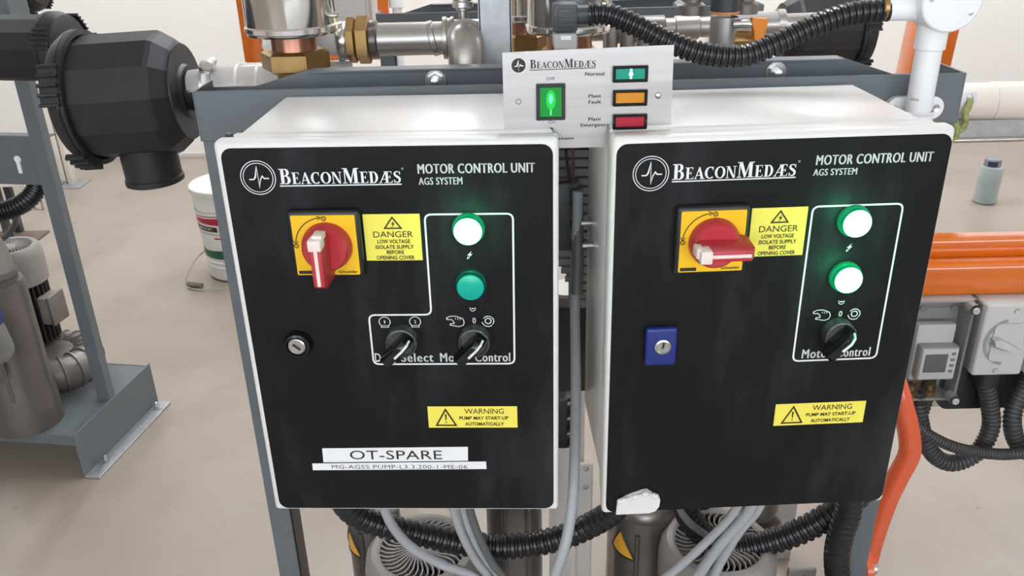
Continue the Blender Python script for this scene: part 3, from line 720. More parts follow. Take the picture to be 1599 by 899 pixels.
# ------------------------------------------------------------------ suction filters (axis along x)
def air_filter(label, c, r, length, d, rz=0, outlet=True, ann=0.0):
    # d = +1: inlet neck towards +x, ribbed lid towards -x ; -1 mirrored
    t = thing('air_filter', label, 'filter', (c[0], c[1], c[2]), rz, 'black suction filters')
    X = (d, 0, 0)
    n = 12
    b = MB(); b.lathe([(0, -length * .42), (r * .97, -length * .42), (r * .97, length * .33), (r * .94, length * .37), (r * .80, length * .47), (r * .74, length * .5), (0, length * .5)], (0, 0, 0), X, n, ref=(0, .1, 1))
    part(t, 'housing', b, M['filter'], smooth=False)
    part(t, 'end_disc', MB().lathe([(0, length * .495), (r * .75, length * .495), (r * .75, length * .505), (r * .44, length * .508), (r * .40, length * .535), (0, length * .53)], (0, 0, 0), X, 32), M['filter2'])
    part(t, 'neck', MB().lathe([(r * .30, length * .5), (r * .30, length * .78), (0, length * .78)], (0, 0, 0), X, 28), M['filter'])
    lid = part(t, 'lid', MB().lathe([(0, -length * .55), (r * .70, -length * .55), (r * .96, -length * .50), (r * 1.06, -length * .42), (r * 1.06, -length * .335), (r * .98, -length * .33)], (0, 0, 0), X, 36), M['filter'])
    part(t, 'lid_seam', MB().lathe([(r * 1.075, -length * .385), (r * 1.075, -length * .375)], (0, 0, 0), X, 36), M['gloss'])
    for k in range(4):
        a = math.radians(292 - k * 80) * (1 if d > 0 else -1)
        g = MB()
        for j in range(5):
            aa = a + math.radians((j - 2) * 7.5)
            R = Matrix.Rotation(aa * -d, 3, 'X')
            g.box(R @ Vector((-d * length * .43, 0, r * 1.09)), (length * .17, r * .055, r * .10), R, .001, 1)
        g.box(Matrix.Rotation(a * -d, 3, 'X') @ Vector((-d * length * .43, 0, r * 1.05)), (length * .16, r * .62, r * .05), Matrix.Rotation(a * -d, 3, 'X'), .001, 1)
        part(t, 'lid_clip', g, M['filter'])
    for k in range(14):
        a = 2 * PI * (k + .5) / 14
        R = Matrix.Rotation(a, 3, 'X')
    if outlet:
        part(t, 'outlet', MB().lathe([(r * .45, -r * .6), (r * .45, -r * 1.34), (r * .47, -r * 1.36), (r * .47, -r * 1.44), (r * .43, -r * 1.46), (r * .38, -r * 1.46), (r * .38, -r * .7)], (d * length * .02, 0, 0), (0, 0, 1), 32), M['filter'])
    return t
FL = air_filter('large black suction filter beside the left cabinet, clamped to a clear hose', (-.4790, 1.10, 1.126), .0795, .142, 1)
FL.rotation_euler[1] = -math.radians(2.4); ROOT[FL] = Matrix.Translation(FL.location) @ FL.rotation_euler.to_matrix().to_4x4()
FN = air_filter('black suction filter on the stand at left, half cut off by the photo edge', (-1.020, 1.87, 1.074), .070, .21, -1, math.radians(-9), False)
FR = air_filter('black suction filter behind the white junction box, lower edge above the stand', (.640, 1.78, 1.085), .072, .17, -1)
FT = air_filter('black suction filter in the top left corner, only its underside in view', (-1.68, 2.95, 1.112), .080, .34, -1, math.radians(-9))

# clear hose and clip at the large filter
hz = thing('clear_hose', 'clear suction hose between the large black filter and the stand', 'hose', (-.37, 1.10, 1.10))
part(hz, 'hose_wall', MB().tube(spline([(-.400, 1.10, 1.1325), (-.36, 1.10, 1.136), (-.31, 1.10, 1.138), (-.24, 1.11, 1.137), (-.20, 1.12, 1.135)], 6), .0235, 24), M['hoseclear'], world=True)
for x in (-.338, -.312, -.286): part(hz, 'hose_ring', MB().lathe([(.0245, -.002), (.0255, 0), (.0245, .002)], (x, 1.10, 1.1370), (1, 0, .04), 28), M['pvcwarm'], world=True)
hc = thing('hose_clamp', 'shiny screw band clamp round the clear hose at the filter neck', 'clamp', (-.383, 1.10, 1.12))
part(hc, 'band', MB().lathe([(.0240, -.007), (.0252, -.007), (.0252, .007), (.0240, .007)], (-.376, 1.10, 1.1345), (1, 0, .09), 36), M['zinc'], world=True)
for k in range(22):
    a = math.radians(150 + k * 8)
    R = Matrix.Rotation(-a, 3, 'X')
part(hc, 'band_slots', MB().lathe([(.0254, -.003), (.0254, .003)], (-.376, 1.10, 1.1345), (1, 0, .09), 36, math.radians(40), math.radians(130)), M['label'], world=True)
part(hc, 'screw_housing', MB().box((-.374, 1.090, 1.1615), (.018, .016, .009), Matrix.Rotation(.35, 3, 'X'), .0015).cyl((-.368, 1.076, 1.165), (-.368, 1.097, 1.167), .005, None, 12), M['zinc'], world=True)

# ------------------------------------------------------------------ polished silencers on brass unions
def hexprism(mb, o, axis, r, h0, h1, ch=.12):
    mb.lathe([(0, h0), (r * (1 - ch), h0), (r, h0 + (h1 - h0) * .12), (r, h1 - (h1 - h0) * .12), (r * (1 - ch), h1), (0, h1)], o, axis, 6); return mb
def silencer(label, x, y, zb, r, neck, hexr, hexh=.022):
    t = thing('silencer', label, 'silencer', (x, y, zb), 0, 'polished silencers')
    part(t, 'shell', MB().lathe([(0, .001), (r - .006, .0), (r - .001, .001), (r, .004), (r, .30), (r - .004, .305), (0, .31)], (0, 0, 0), (0, 0, 1), 48), M['chrome'])
    part(t, 'rim', MB().lathe([(r, .004), (r + .0016, .005), (r + .0016, .010), (r, .012)], (0, 0, 0), (0, 0, 1), 48), M['chrome'])
    part(t, 'neck', MB().lathe([(neck, .002), (neck, -.016), (neck * 1.04, -.020), (0, -.020)], (0, 0, 0), (0, 0, 1), 32), M['copper'])
    part(t, 'union_nut', hexprism(MB(), (0, 0, 0), (0, 0, 1), hexr, -.020 - hexh, -.018), M['brass'], smooth=False)
    part(t, 'riser', MB().lathe([(neck * .9, -.020), (neck * .9, -.25), (0, -.25)], (0, 0, 0), (0, 0, 1), 24), M['brass'])
    part(t, 'drain_screw', MB().cyl((r * .93, -r * .3, .022), (r * 1.12, -r * .34, .022), .003, None, 10), M['zinc'])
    return t
silencer('polished silencer on a copper neck and brass nut left of the steel pipe', -.2530, 1.05, 1.204, .0525, .0262, .041)
silencer('polished silencer behind the grey conduit plug', .083, 1.16, 1.183, .056, .030, .036, .03)
silencer('polished silencer half hidden between the galvanised post and the one with the grey plug', .030, 1.36, 1.172, .040, .025, .034, .03)

# ------------------------------------------------------------------ steel suction pipe with brass union, elbow and riser
sp = thing('steel_pipe', 'grey steel suction pipe with a brass union behind the left cabinet', 'pipe', (-.12, 1.13, 1.14))
def sw(n, mb, m, **k): return part(sp, n, mb, m, world=True, **k)
AX = (1, 0, 0); o = (-.215, 1.13, 1.183)
sw('cream_pipe', MB().lathe([(0, -.09), (.0185, -.09), (.0185, .002), (0, .002)], o, AX, 28), M['pvcwarm'])
sw('end_ring', MB().lathe([(.017, .0), (.0225, .001), (.0235, .004), (.0235, .010), (.0225, .012), (.017, .012)], o, AX, 36), M['zinc'])
sw('union_nut', hexprism(MB(), o, AX, .0285, .012, .024), M['brass'], smooth=False)
sw('union_nut', hexprism(MB(), o, AX, .0300, .024, .042, .16), M['brass'], smooth=False)
sw('socket', MB().lathe([(.0235, .042), (.0240, .044), (.0240, .050), (.0215, .052)], o, AX, 32), M['silencer'])
sw('pipe', MB().lathe([(.0205, .046), (.0205, .150), (0, .150)], o, AX, 36), M['pipe'])
sw('pipe_clip', MB().lathe([(.0206, -.004), (.0222, -.003), (.0222, .003), (.0206, .004)], (o[0] + .122, o[1], o[2]), (1, .0, .22), 36), M['pipe'])
sw('flange', MB().lathe([(.020, .134), (.0262, .135), (.0262, .140), (.0245, .141), (.0245, .144), (.0262, .145), (.0262, .149), (.020, .150)], o, AX, 36), M['pipe'])
sw('tee_body', MB().tube(spline([(-.068, 1.13, 1.183), (-.045, 1.13, 1.183), (-.015, 1.13, 1.183)], 5), .0225, 28), M['pipe'])
sw('elbow', MB().tube(spline([(-.050, 1.105, 1.185), (-.050, 1.085, 1.182), (-.050, 1.074, 1.165), (-.050, 1.072, 1.130), (-.050, 1.072, 1.05)], 8), .0215, 28), M['pipe'])
sw('elbow_collar', MB().lathe([(.0215, 0), (.0250, .001), (.0250, .010), (.0215, .012)], (-.050, 1.112, 1.184), (0, -1, .05), 32), M['pipe'])
sw('riser', MB().lathe([(0, 0), (.006, 0), (.006, .012), (.009, .013), (.009, .018), (.012, .019), (.012, .11), (0, .11)], (-.054, 1.14, 1.203), (0, 0, 1), 24), M['pipe'])
sw('riser_cap', MB().lathe([(.0125, .016), (.0135, .017), (.0135, .023), (.0125, .024)], (-.054, 1.14, 1.203), (0, 0, 1), 24), M['zinc'])

g = thing('strut_post', 'galvanised channel post standing up behind the indicator panel', 'post', (-.013, 1.10, 0))
part(g, 'channel', MB().span(-.0207, .0207, 0, .0025, .13, 1.95, .001, 1).span(-.0207, -.0182, 0, .041, .13, 1.95).span(.0182, .0207, 0, .041, .13, 1.95).span(-.0207, -.011, .0385, .041, .13, 1.95).span(.011, .0207, .0385, .041, .13, 1.95), M['galv'])
part(g, 'foot_plate', MB().span(-.05, .05, -.03, .07, .130, .136, .001, 1), M['galv'])

# ------------------------------------------------------------------ conduit plug, corrugated conduit, white junction box
g = thing('conduit_plug', 'dark grey angled conduit plug above the indicator panel', 'plug', (.060, .915, 1.17))
def cpw(n, mb, m, **k): return part(g, n, mb, m, world=True, **k)
cpw('head', MB().span(.0485, .0735, .906, .930, 1.2185, 1.2465, .0025), M['dark'])
cpw('grip_panel', MB().span(.0535, .0705, .9045, .907, 1.2235, 1.2420, .001).span(.0555, .0695, .9035, .906, 1.2255, 1.2275).span(.0555, .0695, .9035, .906, 1.2310, 1.2330).span(.0555, .0695, .9035, .906, 1.2365, 1.2385), M['dark'])
cpw('spout', MB().lathe([(.0, 0), (.0095, 0), (.0095, .018), (.0, .018)], (.073, .918, 1.2345), (1, 0, 0), 28), M['dark'])
cpw('socket', MB().span(.0490, .0735, .906, .930, 1.2015, 1.2180, .003), M['gboxdark'])
cpw('maker_plate', MB().span(.0565, .0670, .9050, .9063, 1.2115, 1.2155), M['label'])
cpw('base', MB().span(.0505, .0720, .908, .929, 1.1630, 1.2020, .002), M['gbox'])
mb = MB(); corrugated(mb, [(.086, .918, 1.2345), (.105, .916, 1.2345), (.135, .912, 1.2225), (.165, .908, 1.2080), (.205, .904, 1.1945), (.245, .902, 1.1920), (.280, .902, 1.2040), (.315, .902, 1.2200), (.350, .902, 1.2310), (.388, .902, 1.2340)], .0117, .0066, .16, 20)
solo('corrugated_conduit', 'thick black corrugated conduit sagging from the grey plug to the white junction box', 'conduit', mb, M['hose'], (.24, .905, 1.19))

g = thing('junction_box', 'round white conduit junction box at the top right on a white pipe', 'junction box', (.437, .902, 1.20))
jc = Vector((.4400, .902, 1.2440))
cpw('body', MB().lathe([(0, .020), (.0285, .020), (.0300, .016), (.0310, -.010), (.0300, -.0115), (0, -.0115)], jc, (0, -1, 0), 44), M['pvc'])
cpw('cover', MB().lathe([(.0305, .0), (.0300, .003), (.0285, .0045), (.0150, .0052), (0, .0055)], jc + Vector((0, -.021, 0)), (0, -1, 0), 44), M['pvc'])
cpw('side_spout', MB().lathe([(.0135, 0), (.0132, .028), (.0120, .030), (0, .030)], jc + Vector((-.024, .002, -.008)), (-1, 0, 0), 28), M['pvc'])
cpw('lower_spout', MB().lathe([(.0155, .018), (.0152, .050), (.0135, .051)], jc + Vector((-.002, .002, 0)), (0, 0, -1), 28), M['pvc'])
for dx, dz in ((.0195, -.0115), (-.0215, .0020)): cpw('cover_screw', MB().lathe([(.0028, 0), (.0026, .0016), (0, .002)], jc + Vector((dx, -.0245, dz)), (0, -1, 0), 14), M['zinc'])
cpw('gland_ring', MB().lathe([(.0125, 0), (.0138, .001), (.0138, .005), (.0125, .006)], jc + Vector((-.054, .002, -.008)), (-1, 0, 0), 28), M['brass'])
g = thing('conduit_pipe', 'short white conduit pipe below the round junction box', 'pipe', (.4385, .905, 1.10))
cpw('pipe', MB().lathe([(0, 0), (.0132, 0), (.0132, .118), (0, .118)], (.4378, .904, 1.095), (0, 0, 1), 32), M['pvc'])
cpw('printed_mark', MB().lathe([(.01325, 0), (.01325, .003)], (.4378, .904, 1.142), (0, 0, 1), 24, math.radians(-160), math.radians(-120), ref=(1, 0, 0)), M['gbox'])
g = thing('pipe_saddle', 'white two-screw saddle holding the white conduit pipe to the stand', 'saddle', (.4378, .925, 1.118))
cpw('strap', MB().lathe([(.0136, 0), (.0158, .001), (.0158, .014), (.0136, .015)], (.4378, .904, 1.112), (0, 0, 1), 32).lathe([(.0150, .015), (.0165, .0165), (.0150, .018)], (.4378, .904, 1.112), (0, 0, 1), 32), M['pvc'])
cpw('base', MB().poly([(x + .4420, z + 1.128) for x, z in rounded(-.031, -.0125, .031, .0125, .0122)], .920, .9285), M['pvc'])
for dx in (-.023, .023): cpw('saddle_screw', MB().lathe([(.0042, 0), (.0038, .001), (.0010, .0005), (0, .0005)], (.4420 + dx, .920, 1.128), (0, -1, 0), 14), M['zinc'])

# ------------------------------------------------------------------ things seen in the gap between the cabinets
t = thing('cable_duct', 'grey slotted cable duct running down between the cabinets', 'duct', (.075, .958, .87))
g = t
cpw('back', MB().poly([(.047, 1.150), (.108, 1.150), (.108, .880), (.071, .880), (.071, .910), (.050, .955), (.047, .965)], .974, .977), M['duct'])
me = MB().span(-.0285, .0285, -.001, .001, 0.0, .0088, .0008, 1).mesh('duct_finger', M['duct'])
for k in range(24):
    z = .882 + k * .0112; o = link('duct_finger', me, t)
    sx = 1.0 if z > .955 else max(.62, .62 + .38 * (z - .905) / .05)
    o.location = (.0765 + .0285 * (1 - sx) - .075, .955 - .958, z - .87); o.scale = (sx, 1, 1)
cpw('side_wall', MB().span(.105, .108, .955, .975, .880, 1.150), M['duct'])
g = thing('cable_clip', 'dark grey three-slot cable clip block between the cabinets', 'cable clip', (.058, .925, .99))
def clip(g, x0, x1, y0, y1, z0, z1, n, m):
    cpw('block', MB().span(x0, x1 - .008, y0, y1, z0, z1, .003), m)
    for k in range(n + 1):
        z = z0 + (z1 - z0) * (k + .02) / (n + .25)
        cpw('rib', MB().box((x1 - .004, (y0 + y1) / 2, z + .004), (.012, (y1 - y0) * .9, .006), Matrix.Rotation(-.35, 3, 'Y'), .001, 1), m)
clip(g, .0445, .0745, .885, .905, .985, 1.062, 3, M['dark'])
g = thing('lower_cable_clip', 'black three-slot cable clip block low in the gap between the cabinets', 'cable clip', (.06, 1.10, .62))
clip(g, .060, .088, 1.10, 1.13, .565, .655, 3, M['plastic'])
for i, pts in enumerate(([(.062, .915, 1.125), (.062, .905, 1.095), (.066, .895, 1.062)], [(.066, .915, 1.125), (.070, .905, 1.095), (.069, .896, 1.062)])):
    solo('thin_wire', ('thin black wire', 'thin brown wire')[i] + ' dropping from the indicator panel into the cable clip', 'wire', MB().tube(spline(pts, 8), .0018, 8), M['kcable'] if i == 0 else M['brownwire'], pts[-1], 'wires behind the indicator panel')
solo('black_hose', 'short black cable crossing the gap behind the left cabinet', 'cable', MB().tube(spline([(.00, 1.02, .905), (.05, 1.01, .918), (.075, .99, .926)], 6), .0055, 12), M['kcable'], (.04, 1.01, .91))
solo('hanging_cable', 'long grey cable hanging in the gap and over the edge of the left cabinet', 'cable', MB().tube(spline([(.074, .885, 1.055), (.073, .882, 1.00), (.071, .875, .93), (.067, .80, .84), (.060, .735, .775), (.052, .708, .735), (.041, .698, .700), (.028, .695, .655), (.013, .70, .60), (.005, .72, .54), (.00, .74, .45)], 8), .0058, 14), M['cable'], (.06, .75, .7))
solo('hanging_cable_sheath', 'dark upper length of cable coming out of the clip block', 'cable', MB().tube(spline([(.0735, .889, 1.056), (.0742, .882, 1.00), (.0725, .868, .94)], 8), .0068, 14), M['cable2'], (.074, .88, .99))
# ------------------------------------------------------------------ vacuum pumps: upright motor on a ribbed blower, silencers beside it
VANE = None
def pump(label, loc, rz, sils, H=.385, blower=(.03, .02), box_at=0.0, warn=()):
    global VANE
    t = thing('vacuum_pump', label, 'pump', loc, rz, 'upright vacuum pumps')
    part(t, 'motor_body', MB().lathe([(.0, .09), (.060, .09), (.060, .30), (0, .30)], (0, 0, 0), (0, 0, 1), 32), M['finned'])
    fin = MB().span(.056, .074, -.0014, .0014, .105, .292).mesh('cooling_fin', M['finned'])
    for k in range(30):
        o = link('cooling_fin', fin, t); o.rotation_euler = (0, 0, 2 * PI * k / 30)
    cw = part(t, 'fan_cowl', MB().lathe([(.079, H - .105), (.081, H - .104), (.083, H - .030), (.080, H - .010), (.072, H - .001), (.064, H), (.0605, H - .002), (.060, H - .016)], (0, 0, 0), (0, 0, 1), 48), M['motor'])
    part(t, 'cowl_floor', MB().lathe([(.0605, H - .013), (0, H - .013)], (0, 0, 0), (0, 0, 1), 40), M['gloss'])
    part(t, 'grille_hub', MB().lathe([(.0220, H - .012), (.0220, H - .0035), (.0180, H - .0015), (0, H - .001)], (0, 0, 0), (0, 0, 1), 32), M['motor'])
    if VANE is None:
        m = MB(); P = []
        for i in range(5):
            r = .0205 + (.0615 - .0205) * i / 4; a = .20 * math.sin(i / 4 * PI * .9) - .05 * i / 4
            P.append((r * math.cos(a), r * math.sin(a)))
        top = [(x, y, -.0025) for x, y in P]; bot = [(x, y, -.011) for x, y in P]
        A = [m.b.verts.new((x, y - .0011, z)) for x, y, z in top]; B = [m.b.verts.new((x, y + .0011, z)) for x, y, z in top]
        C = [m.b.verts.new((x, y - .0011, z)) for x, y, z in bot]; D = [m.b.verts.new((x, y + .0011, z)) for x, y, z in bot]
        for i in range(4):
            m.b.faces.new((A[i], A[i + 1], B[i + 1], B[i])); m.b.faces.new((A[i], C[i], C[i + 1], A[i + 1])); m.b.faces.new((B[i], B[i + 1], D[i + 1], D[i]))
        VANE = m.mesh('grille_vane', M['motor'], smooth=False)
    for k in range(38):
        o = link('grille_vane', VANE, cw); o.location = (0, 0, H); o.rotation_euler = (0, 0, 2 * PI * k / 38)
    ca, sa = math.cos(box_at), math.sin(box_at)
    R = Matrix.Rotation(box_at, 4, 'Z')
    tb = part(t, 'terminal_box', MB().span(.070, .100, -.032, .032, .165, .245, .004).xf(R), M['motor'])
    link('terminal_box_lid', MB().span(.0985, .107, -.034, .034, .162, .248, .003).xf(R).mesh('terminal_box_lid', M['casting']), tb)
    # blower: a fat ring with raised ribs round it
    bx, by = blower
    ringm = MB(); N = 40; S_ = 16
    vv = []
    for i in range(N):
        a = 2 * PI * i / N
        vv.append([ringm.b.verts.new((bx + (.088 + .040 * math.cos(2 * PI * k / S_)) * math.cos(a), by + (.088 + .040 * math.cos(2 * PI * k / S_)) * math.sin(a), .055 + .050 * math.sin(2 * PI * k / S_))) for k in range(S_)])
    for i in range(N):
        for k in range(S_): ringm.b.faces.new((vv[i][k], vv[(i + 1) % N][k], vv[(i + 1) % N][(k + 1) % S_], vv[i][(k + 1) % S_]))
    bh = part(t, 'blower_housing', ringm, M['casting'])
    rib = MB().lathe([(.0395, -.0035), (.0445, -.0025), (.0445, .0025), (.0395, .0035)], (.088, 0, .055), (0, 1, 0), 18)
    rib.xf(Matrix.Translation((0, 0, .055)) @ Matrix.Diagonal((1, 1, 1.25, 1)) @ Matrix.Translation((0, 0, -.055)))
    rm = rib.mesh('housing_rib', M['casting'])
    for k in range(18):
        o = link('housing_rib', rm, bh); o.location = (bx, by, 0); o.rotation_euler = (0, 0, 2 * PI * k / 18)
    part(t, 'blower_hub', MB().lathe([(0, .0), (.11, .0), (.11, .012), (.06, .012), (.06, .095), (0, .095)], (bx, by, 0), (0, 0, 1), 36), M['casting'])
    for i, (dx, dy, r, h) in enumerate(sils):
        s = part(t, 'silencer', MB().lathe([(0, .0), (r * 1.05, .0), (r * 1.05, .10), (r, .115), (r, h - .014), (r * .95, h - .004), (r * .84, h), (r * .5, h + .002), (0, h + .002)], (dx, dy, 0), (0, 0, 1), 40), M['silencer'])
        for a in (-110, -62):
            link('silencer_bead', MB().tube([(dx + r * math.cos(math.radians(a)), dy + r * math.sin(math.radians(a)), z) for z in (.02, .2, h - .02)], .004, 8).mesh('silencer_bead', M['silencer']), s)
        if i in warn:
            a0 = math.radians(-163)
            mb = MB()
            def sp_(u, v): a = a0 + u; return (dx + (r + .0006) * math.cos(a), dy + (r + .0006) * math.sin(a), h - .022 - v * .8)
            n = 6
            rows = [[mb.b.verts.new(sp_(.30 + .32 * (j / n - .5) * k / n * 3.4, .052 * k / n + .004)) for j in range(n + 1)] for k in range(n + 1)]
            for k in range(n):
                for j in range(n):
                    try: mb.b.faces.new((rows[k][j], rows[k][j + 1], rows[k + 1][j + 1], rows[k + 1][j]))
                    except ValueError: pass
            link('warning_sticker', mb.mesh('warning_sticker', M['hotyellow']), s, 'amber triangle warning sticker')
            e = [Vector(sp_(.30, .002)), Vector(sp_(.30 + .56, .060)), Vector(sp_(.30 - .56, .060))]
            def edge(p, q_): return [Vector(sp_(p[0] + (q_[0] - p[0]) * i / 6, p[1] + (q_[1] - p[1]) * i / 6)) for i in range(7)]
            bm_ = MB()
            for p, q_ in (((.30, .001), (.88, .058)), ((.88, .058), (-.28, .058)), ((-.28, .058), (.30, .001))): bm_.tube(edge(p, q_), .0016, 6)
            link('sticker_border', bm_.mesh('sticker_border', M['kink']), s)
    return t
P1 = pump('grey upright vacuum pump under the right cabinet, fan grille crossed by three grey cables', (.283, .945, .13), 0, [(-.094, .070, .045, .392), (.088, .110, .04, .33)], warn=(0,))
P2 = pump('grey upright vacuum pump under the left cabinet, fan grille crossed by one grey cable', (-.135, .945, .13), 0, [(-.082, .085, .040, .392), (.130, .088, .042, .47)], warn=(0,))
P3 = pump('dusty grey vacuum pump on the stand at the left edge of the photo', (-1.362, 2.16, .13), NBR, [(.138, -.25, .080, .40)], blower=(.085, -.05), box_at=.0)

# elbow and hose of the left pump
e = thing('pump_elbow', 'grey pipe elbow on top of the tall silencer at the left edge', 'pipe', (-1.25, 1.92, .53))
part(e, 'elbow', MB().tube(spline([(-1.254, 1.918, .53), (-1.254, 1.918, .58), (-1.275, 1.925, .615), (-1.33, 1.935, .63)], 8), .040, 24), M['motor'], world=True)
part(e, 'collar', MB().lathe([(.040, 0), (.048, .001), (.048, .012), (.040, .014)], (-1.254, 1.918, .531), (0, 0, 1), 32), M['casting'], world=True)
b = thing('filter_bowl', 'small clear bowl with a blue cap and yellow sticker at the left edge', 'filter bowl', (-1.225, 1.785, .37))
part(b, 'bowl', MB().lathe([(0, 0), (.030, .002), (.041, .016), (.043, .03), (.036, .085), (.032, .095)], (0, 0, 0), (0, 0, 1), 28), M['bowl'])
part(b, 'cap', MB().lathe([(.034, .094), (.036, .096), (.036, .118), (.030, .124), (0, .125)], (0, 0, 0), (0, 0, 1), 28), M['blue'])
part(b, 'sticker', MB().lathe([(.0432, .014), (.0420, .045), (.0405, .058)], (0, 0, 0), (0, 0, 1), 10, math.radians(-130), math.radians(-50), ref=(1, 0, 0)), M['amber'], label='yellow warning sticker')
part(b, 'bracket', MB().tube([(0, .035, .11), (0, .08, .11)], .008, 10), M['casting'])
part(b, 'drain', MB().cyl((0, 0, 0), (0, 0, -.06), .010, None, 12), M['silencer'])
mb = MB(); corrugated(mb, [(-1.18, 2.085, .745), (-1.19, 2.08, .705), (-1.225, 2.06, .668), (-1.30, 2.05, .645), (-1.40, 2.05, .64)], .0245, .0085, .12, 16)
solo('corrugated_hose', 'black corrugated hose drooping from the beam of the left stand', 'hose', mb, M['hose'], (-1.25, 2.06, .68))
solo('pump_cable', 'thin grey cable curving from the drooping hose towards the left pump', 'cable', MB().tube(spline([(-1.262, 2.08, .645), (-1.285, 2.10, .600), (-1.335, 2.11, .555), (-1.39, 2.12, .54)], 8), .008, 10), M['cable2'], (-1.3, 2.1, .58))

# ------------------------------------------------------------------ conduits and cables under the cabinets
def cond(name, label, pts, r, pitch, m='hose', group='corrugated conduits under the cabinets'):
    mb = MB(); corrugated(mb, pts, r, pitch, .14, 18)
    p = pts[len(pts) // 2]
    return solo(name, label, 'conduit', mb, M[m], p, group)
cond('corrugated_conduit', 'black corrugated conduit slung from the left cabinet to the right one', [(-.232, .885, .700), (-.226, .887, .650), (-.205, .890, .615), (-.165, .893, .594), (-.12, .895, .578), (-.07, .895, .563), (-.015, .895, .556), (.045, .895, .565), (.095, .893, .590), (.130, .885, .630), (.142, .88, .70)], .0170, .0103)
cond('corrugated_conduit', 'black corrugated conduit curving from the right cabinet behind its grey cables', [(.462, .905, .66), (.452, .915, .610), (.425, .925, .570), (.385, .93, .537), (.340, .935, .514), (.300, .94, .505), (.262, .95, .520), (.235, .955, .565), (.225, .955, .64)], .0182, .0105)
cond('corrugated_conduit', 'black corrugated conduit dropping beside the right post of the stand', [(.425, .885, .66), (.432, .888, .610), (.430, .893, .565), (.431, .895, .525), (.441, .895, .475), (.462, .90, .42), (.47, .91, .32), (.46, .92, .20)], .0172, .0095)
def cab(label, pts, r, m='cable', group='grey cables under the cabinets'):
    return solo('grey_cable', label, 'cable', MB().tube(spline(pts, 8), r, 12), M[m], pts[len(pts) // 2], group)
cab('grey cable slanting across the fan grille of the left pump', [(-.168, .845, .70), (-.160, .848, .645), (-.138, .855, .596), (-.100, .86, .560), (-.060, .862, .538), (-.02, .86, .50)], .0062)
cab('leftmost of the grey cables bundled under the middle of the left cabinet', [(-.084, .850, .70), (-.079, .852, .655), (-.070, .855, .610), (-.054, .858, .565), (-.040, .862, .535), (-.025, .865, .48)], .0056)
cab('middle one of the grey cables bundled under the middle of the left cabinet', [(-.071, .856, .70), (-.068, .858, .655), (-.058, .861, .605), (-.043, .866, .560), (-.029, .870, .532), (-.014, .873, .48)], .0060)
cab('rightmost of the grey cables bundled under the middle of the left cabinet', [(-.062, .848, .70), (-.058, .850, .652), (-.047, .853, .603), (-.033, .857, .560), (-.018, .860, .532), (-.004, .865, .48)], .0052, 'cable2')
cab('leftmost of the grey cables under the right cabinet, running over the fan grille', [(.288, .855, .70), (.274, .857, .640), (.246, .86, .592), (.208, .862, .542), (.17, .865, .50)], .0056)
cab('second grey cable from the left under the right cabinet', [(.302, .852, .70), (.290, .854, .640), (.263, .856, .592), (.237, .859, .535), (.22, .86, .48)], .0070)
cab('right-hand grey cable under the right cabinet', [(.312, .858, .70), (.304, .860, .640), (.283, .862, .600), (.262, .865, .540), (.25, .868, .48)], .0062)
cab('thin grey cable behind the torn tape corner of the right cabinet', [(.205, .90, .70), (.212, .905, .615), (.232, .91, .575), (.258, .92, .545), (.268, .93, .525)], .0050, 'cable2')
cab('thin grey cable lying beyond the right pump', [(.325, .99, .49), (.350, 1.0, .470), (.375, 1.01, .435), (.385, 1.02, .39), (.385, 1.03, .13)], .0050, 'cable2')
solo('rubber_hose', 'short thick black rubber hose rising behind the cables of the right cabinet', 'hose', MB().tube(spline([(.262, 1.03, .62), (.270, 1.03, .52), (.292, 1.02, .46), (.305, 1.01, .42)], 6), .021, 20), M['kcable'], (.27, 1.03, .5))
g = thing('relief_valve', 'grey relief valve cap behind the cables of the right cabinet', 'valve', (.374, 1.06, .13))
part(g, 'stem', MB().lathe([(0, 0), (.014, 0), (.014, .35), (0, .35)], (0, 0, 0), (0, 0, 1), 20), M['casting'])
part(g, 'cap', MB().lathe([(.014, .325), (.022, .326), (.024, .345), (.030, .350), (.030, .372), (.024, .378), (0, .38)], (0, 0, 0), (0, 0, 1), 28), M['casting'])
g = thing('lifting_lug', 'grey metal lug with a bolt between the right pump and the post', 'bracket', (.436, 1.01, .13))
part(g, 'plate', MB().span(-.022, .022, -.004, .004, 0, .268, .002, 1), M['motor'])
part(g, 'bolt', hexbolt(MB(), (0, -.004, .250), (0, -1, 0), .006, .006), M['zinc'])
g = thing('pipe_bracket', 'pale two-screw pipe bracket low in the gap between the cabinets', 'bracket', (.112, 1.15, .13))
part(g, 'plate', MB().span(-.012, .014, -.003, .003, .0, .372, .002, 1), M['pvcwarm'])
for z in (.325, .362): part(g, 'screw', MB().lathe([(.005, 0), (.004, .002), (0, .0025)], (.002, -.003, z), (0, -1, 0), 12), M['zinc'])
solo('white_riser', 'white plastic riser pipe low in the gap between the cabinets', 'pipe', MB().cyl((.085, 1.19, .13), (.085, 1.19, .80), .030, None, 24), M['pvcwarm'], (.085, 1.19, .13))

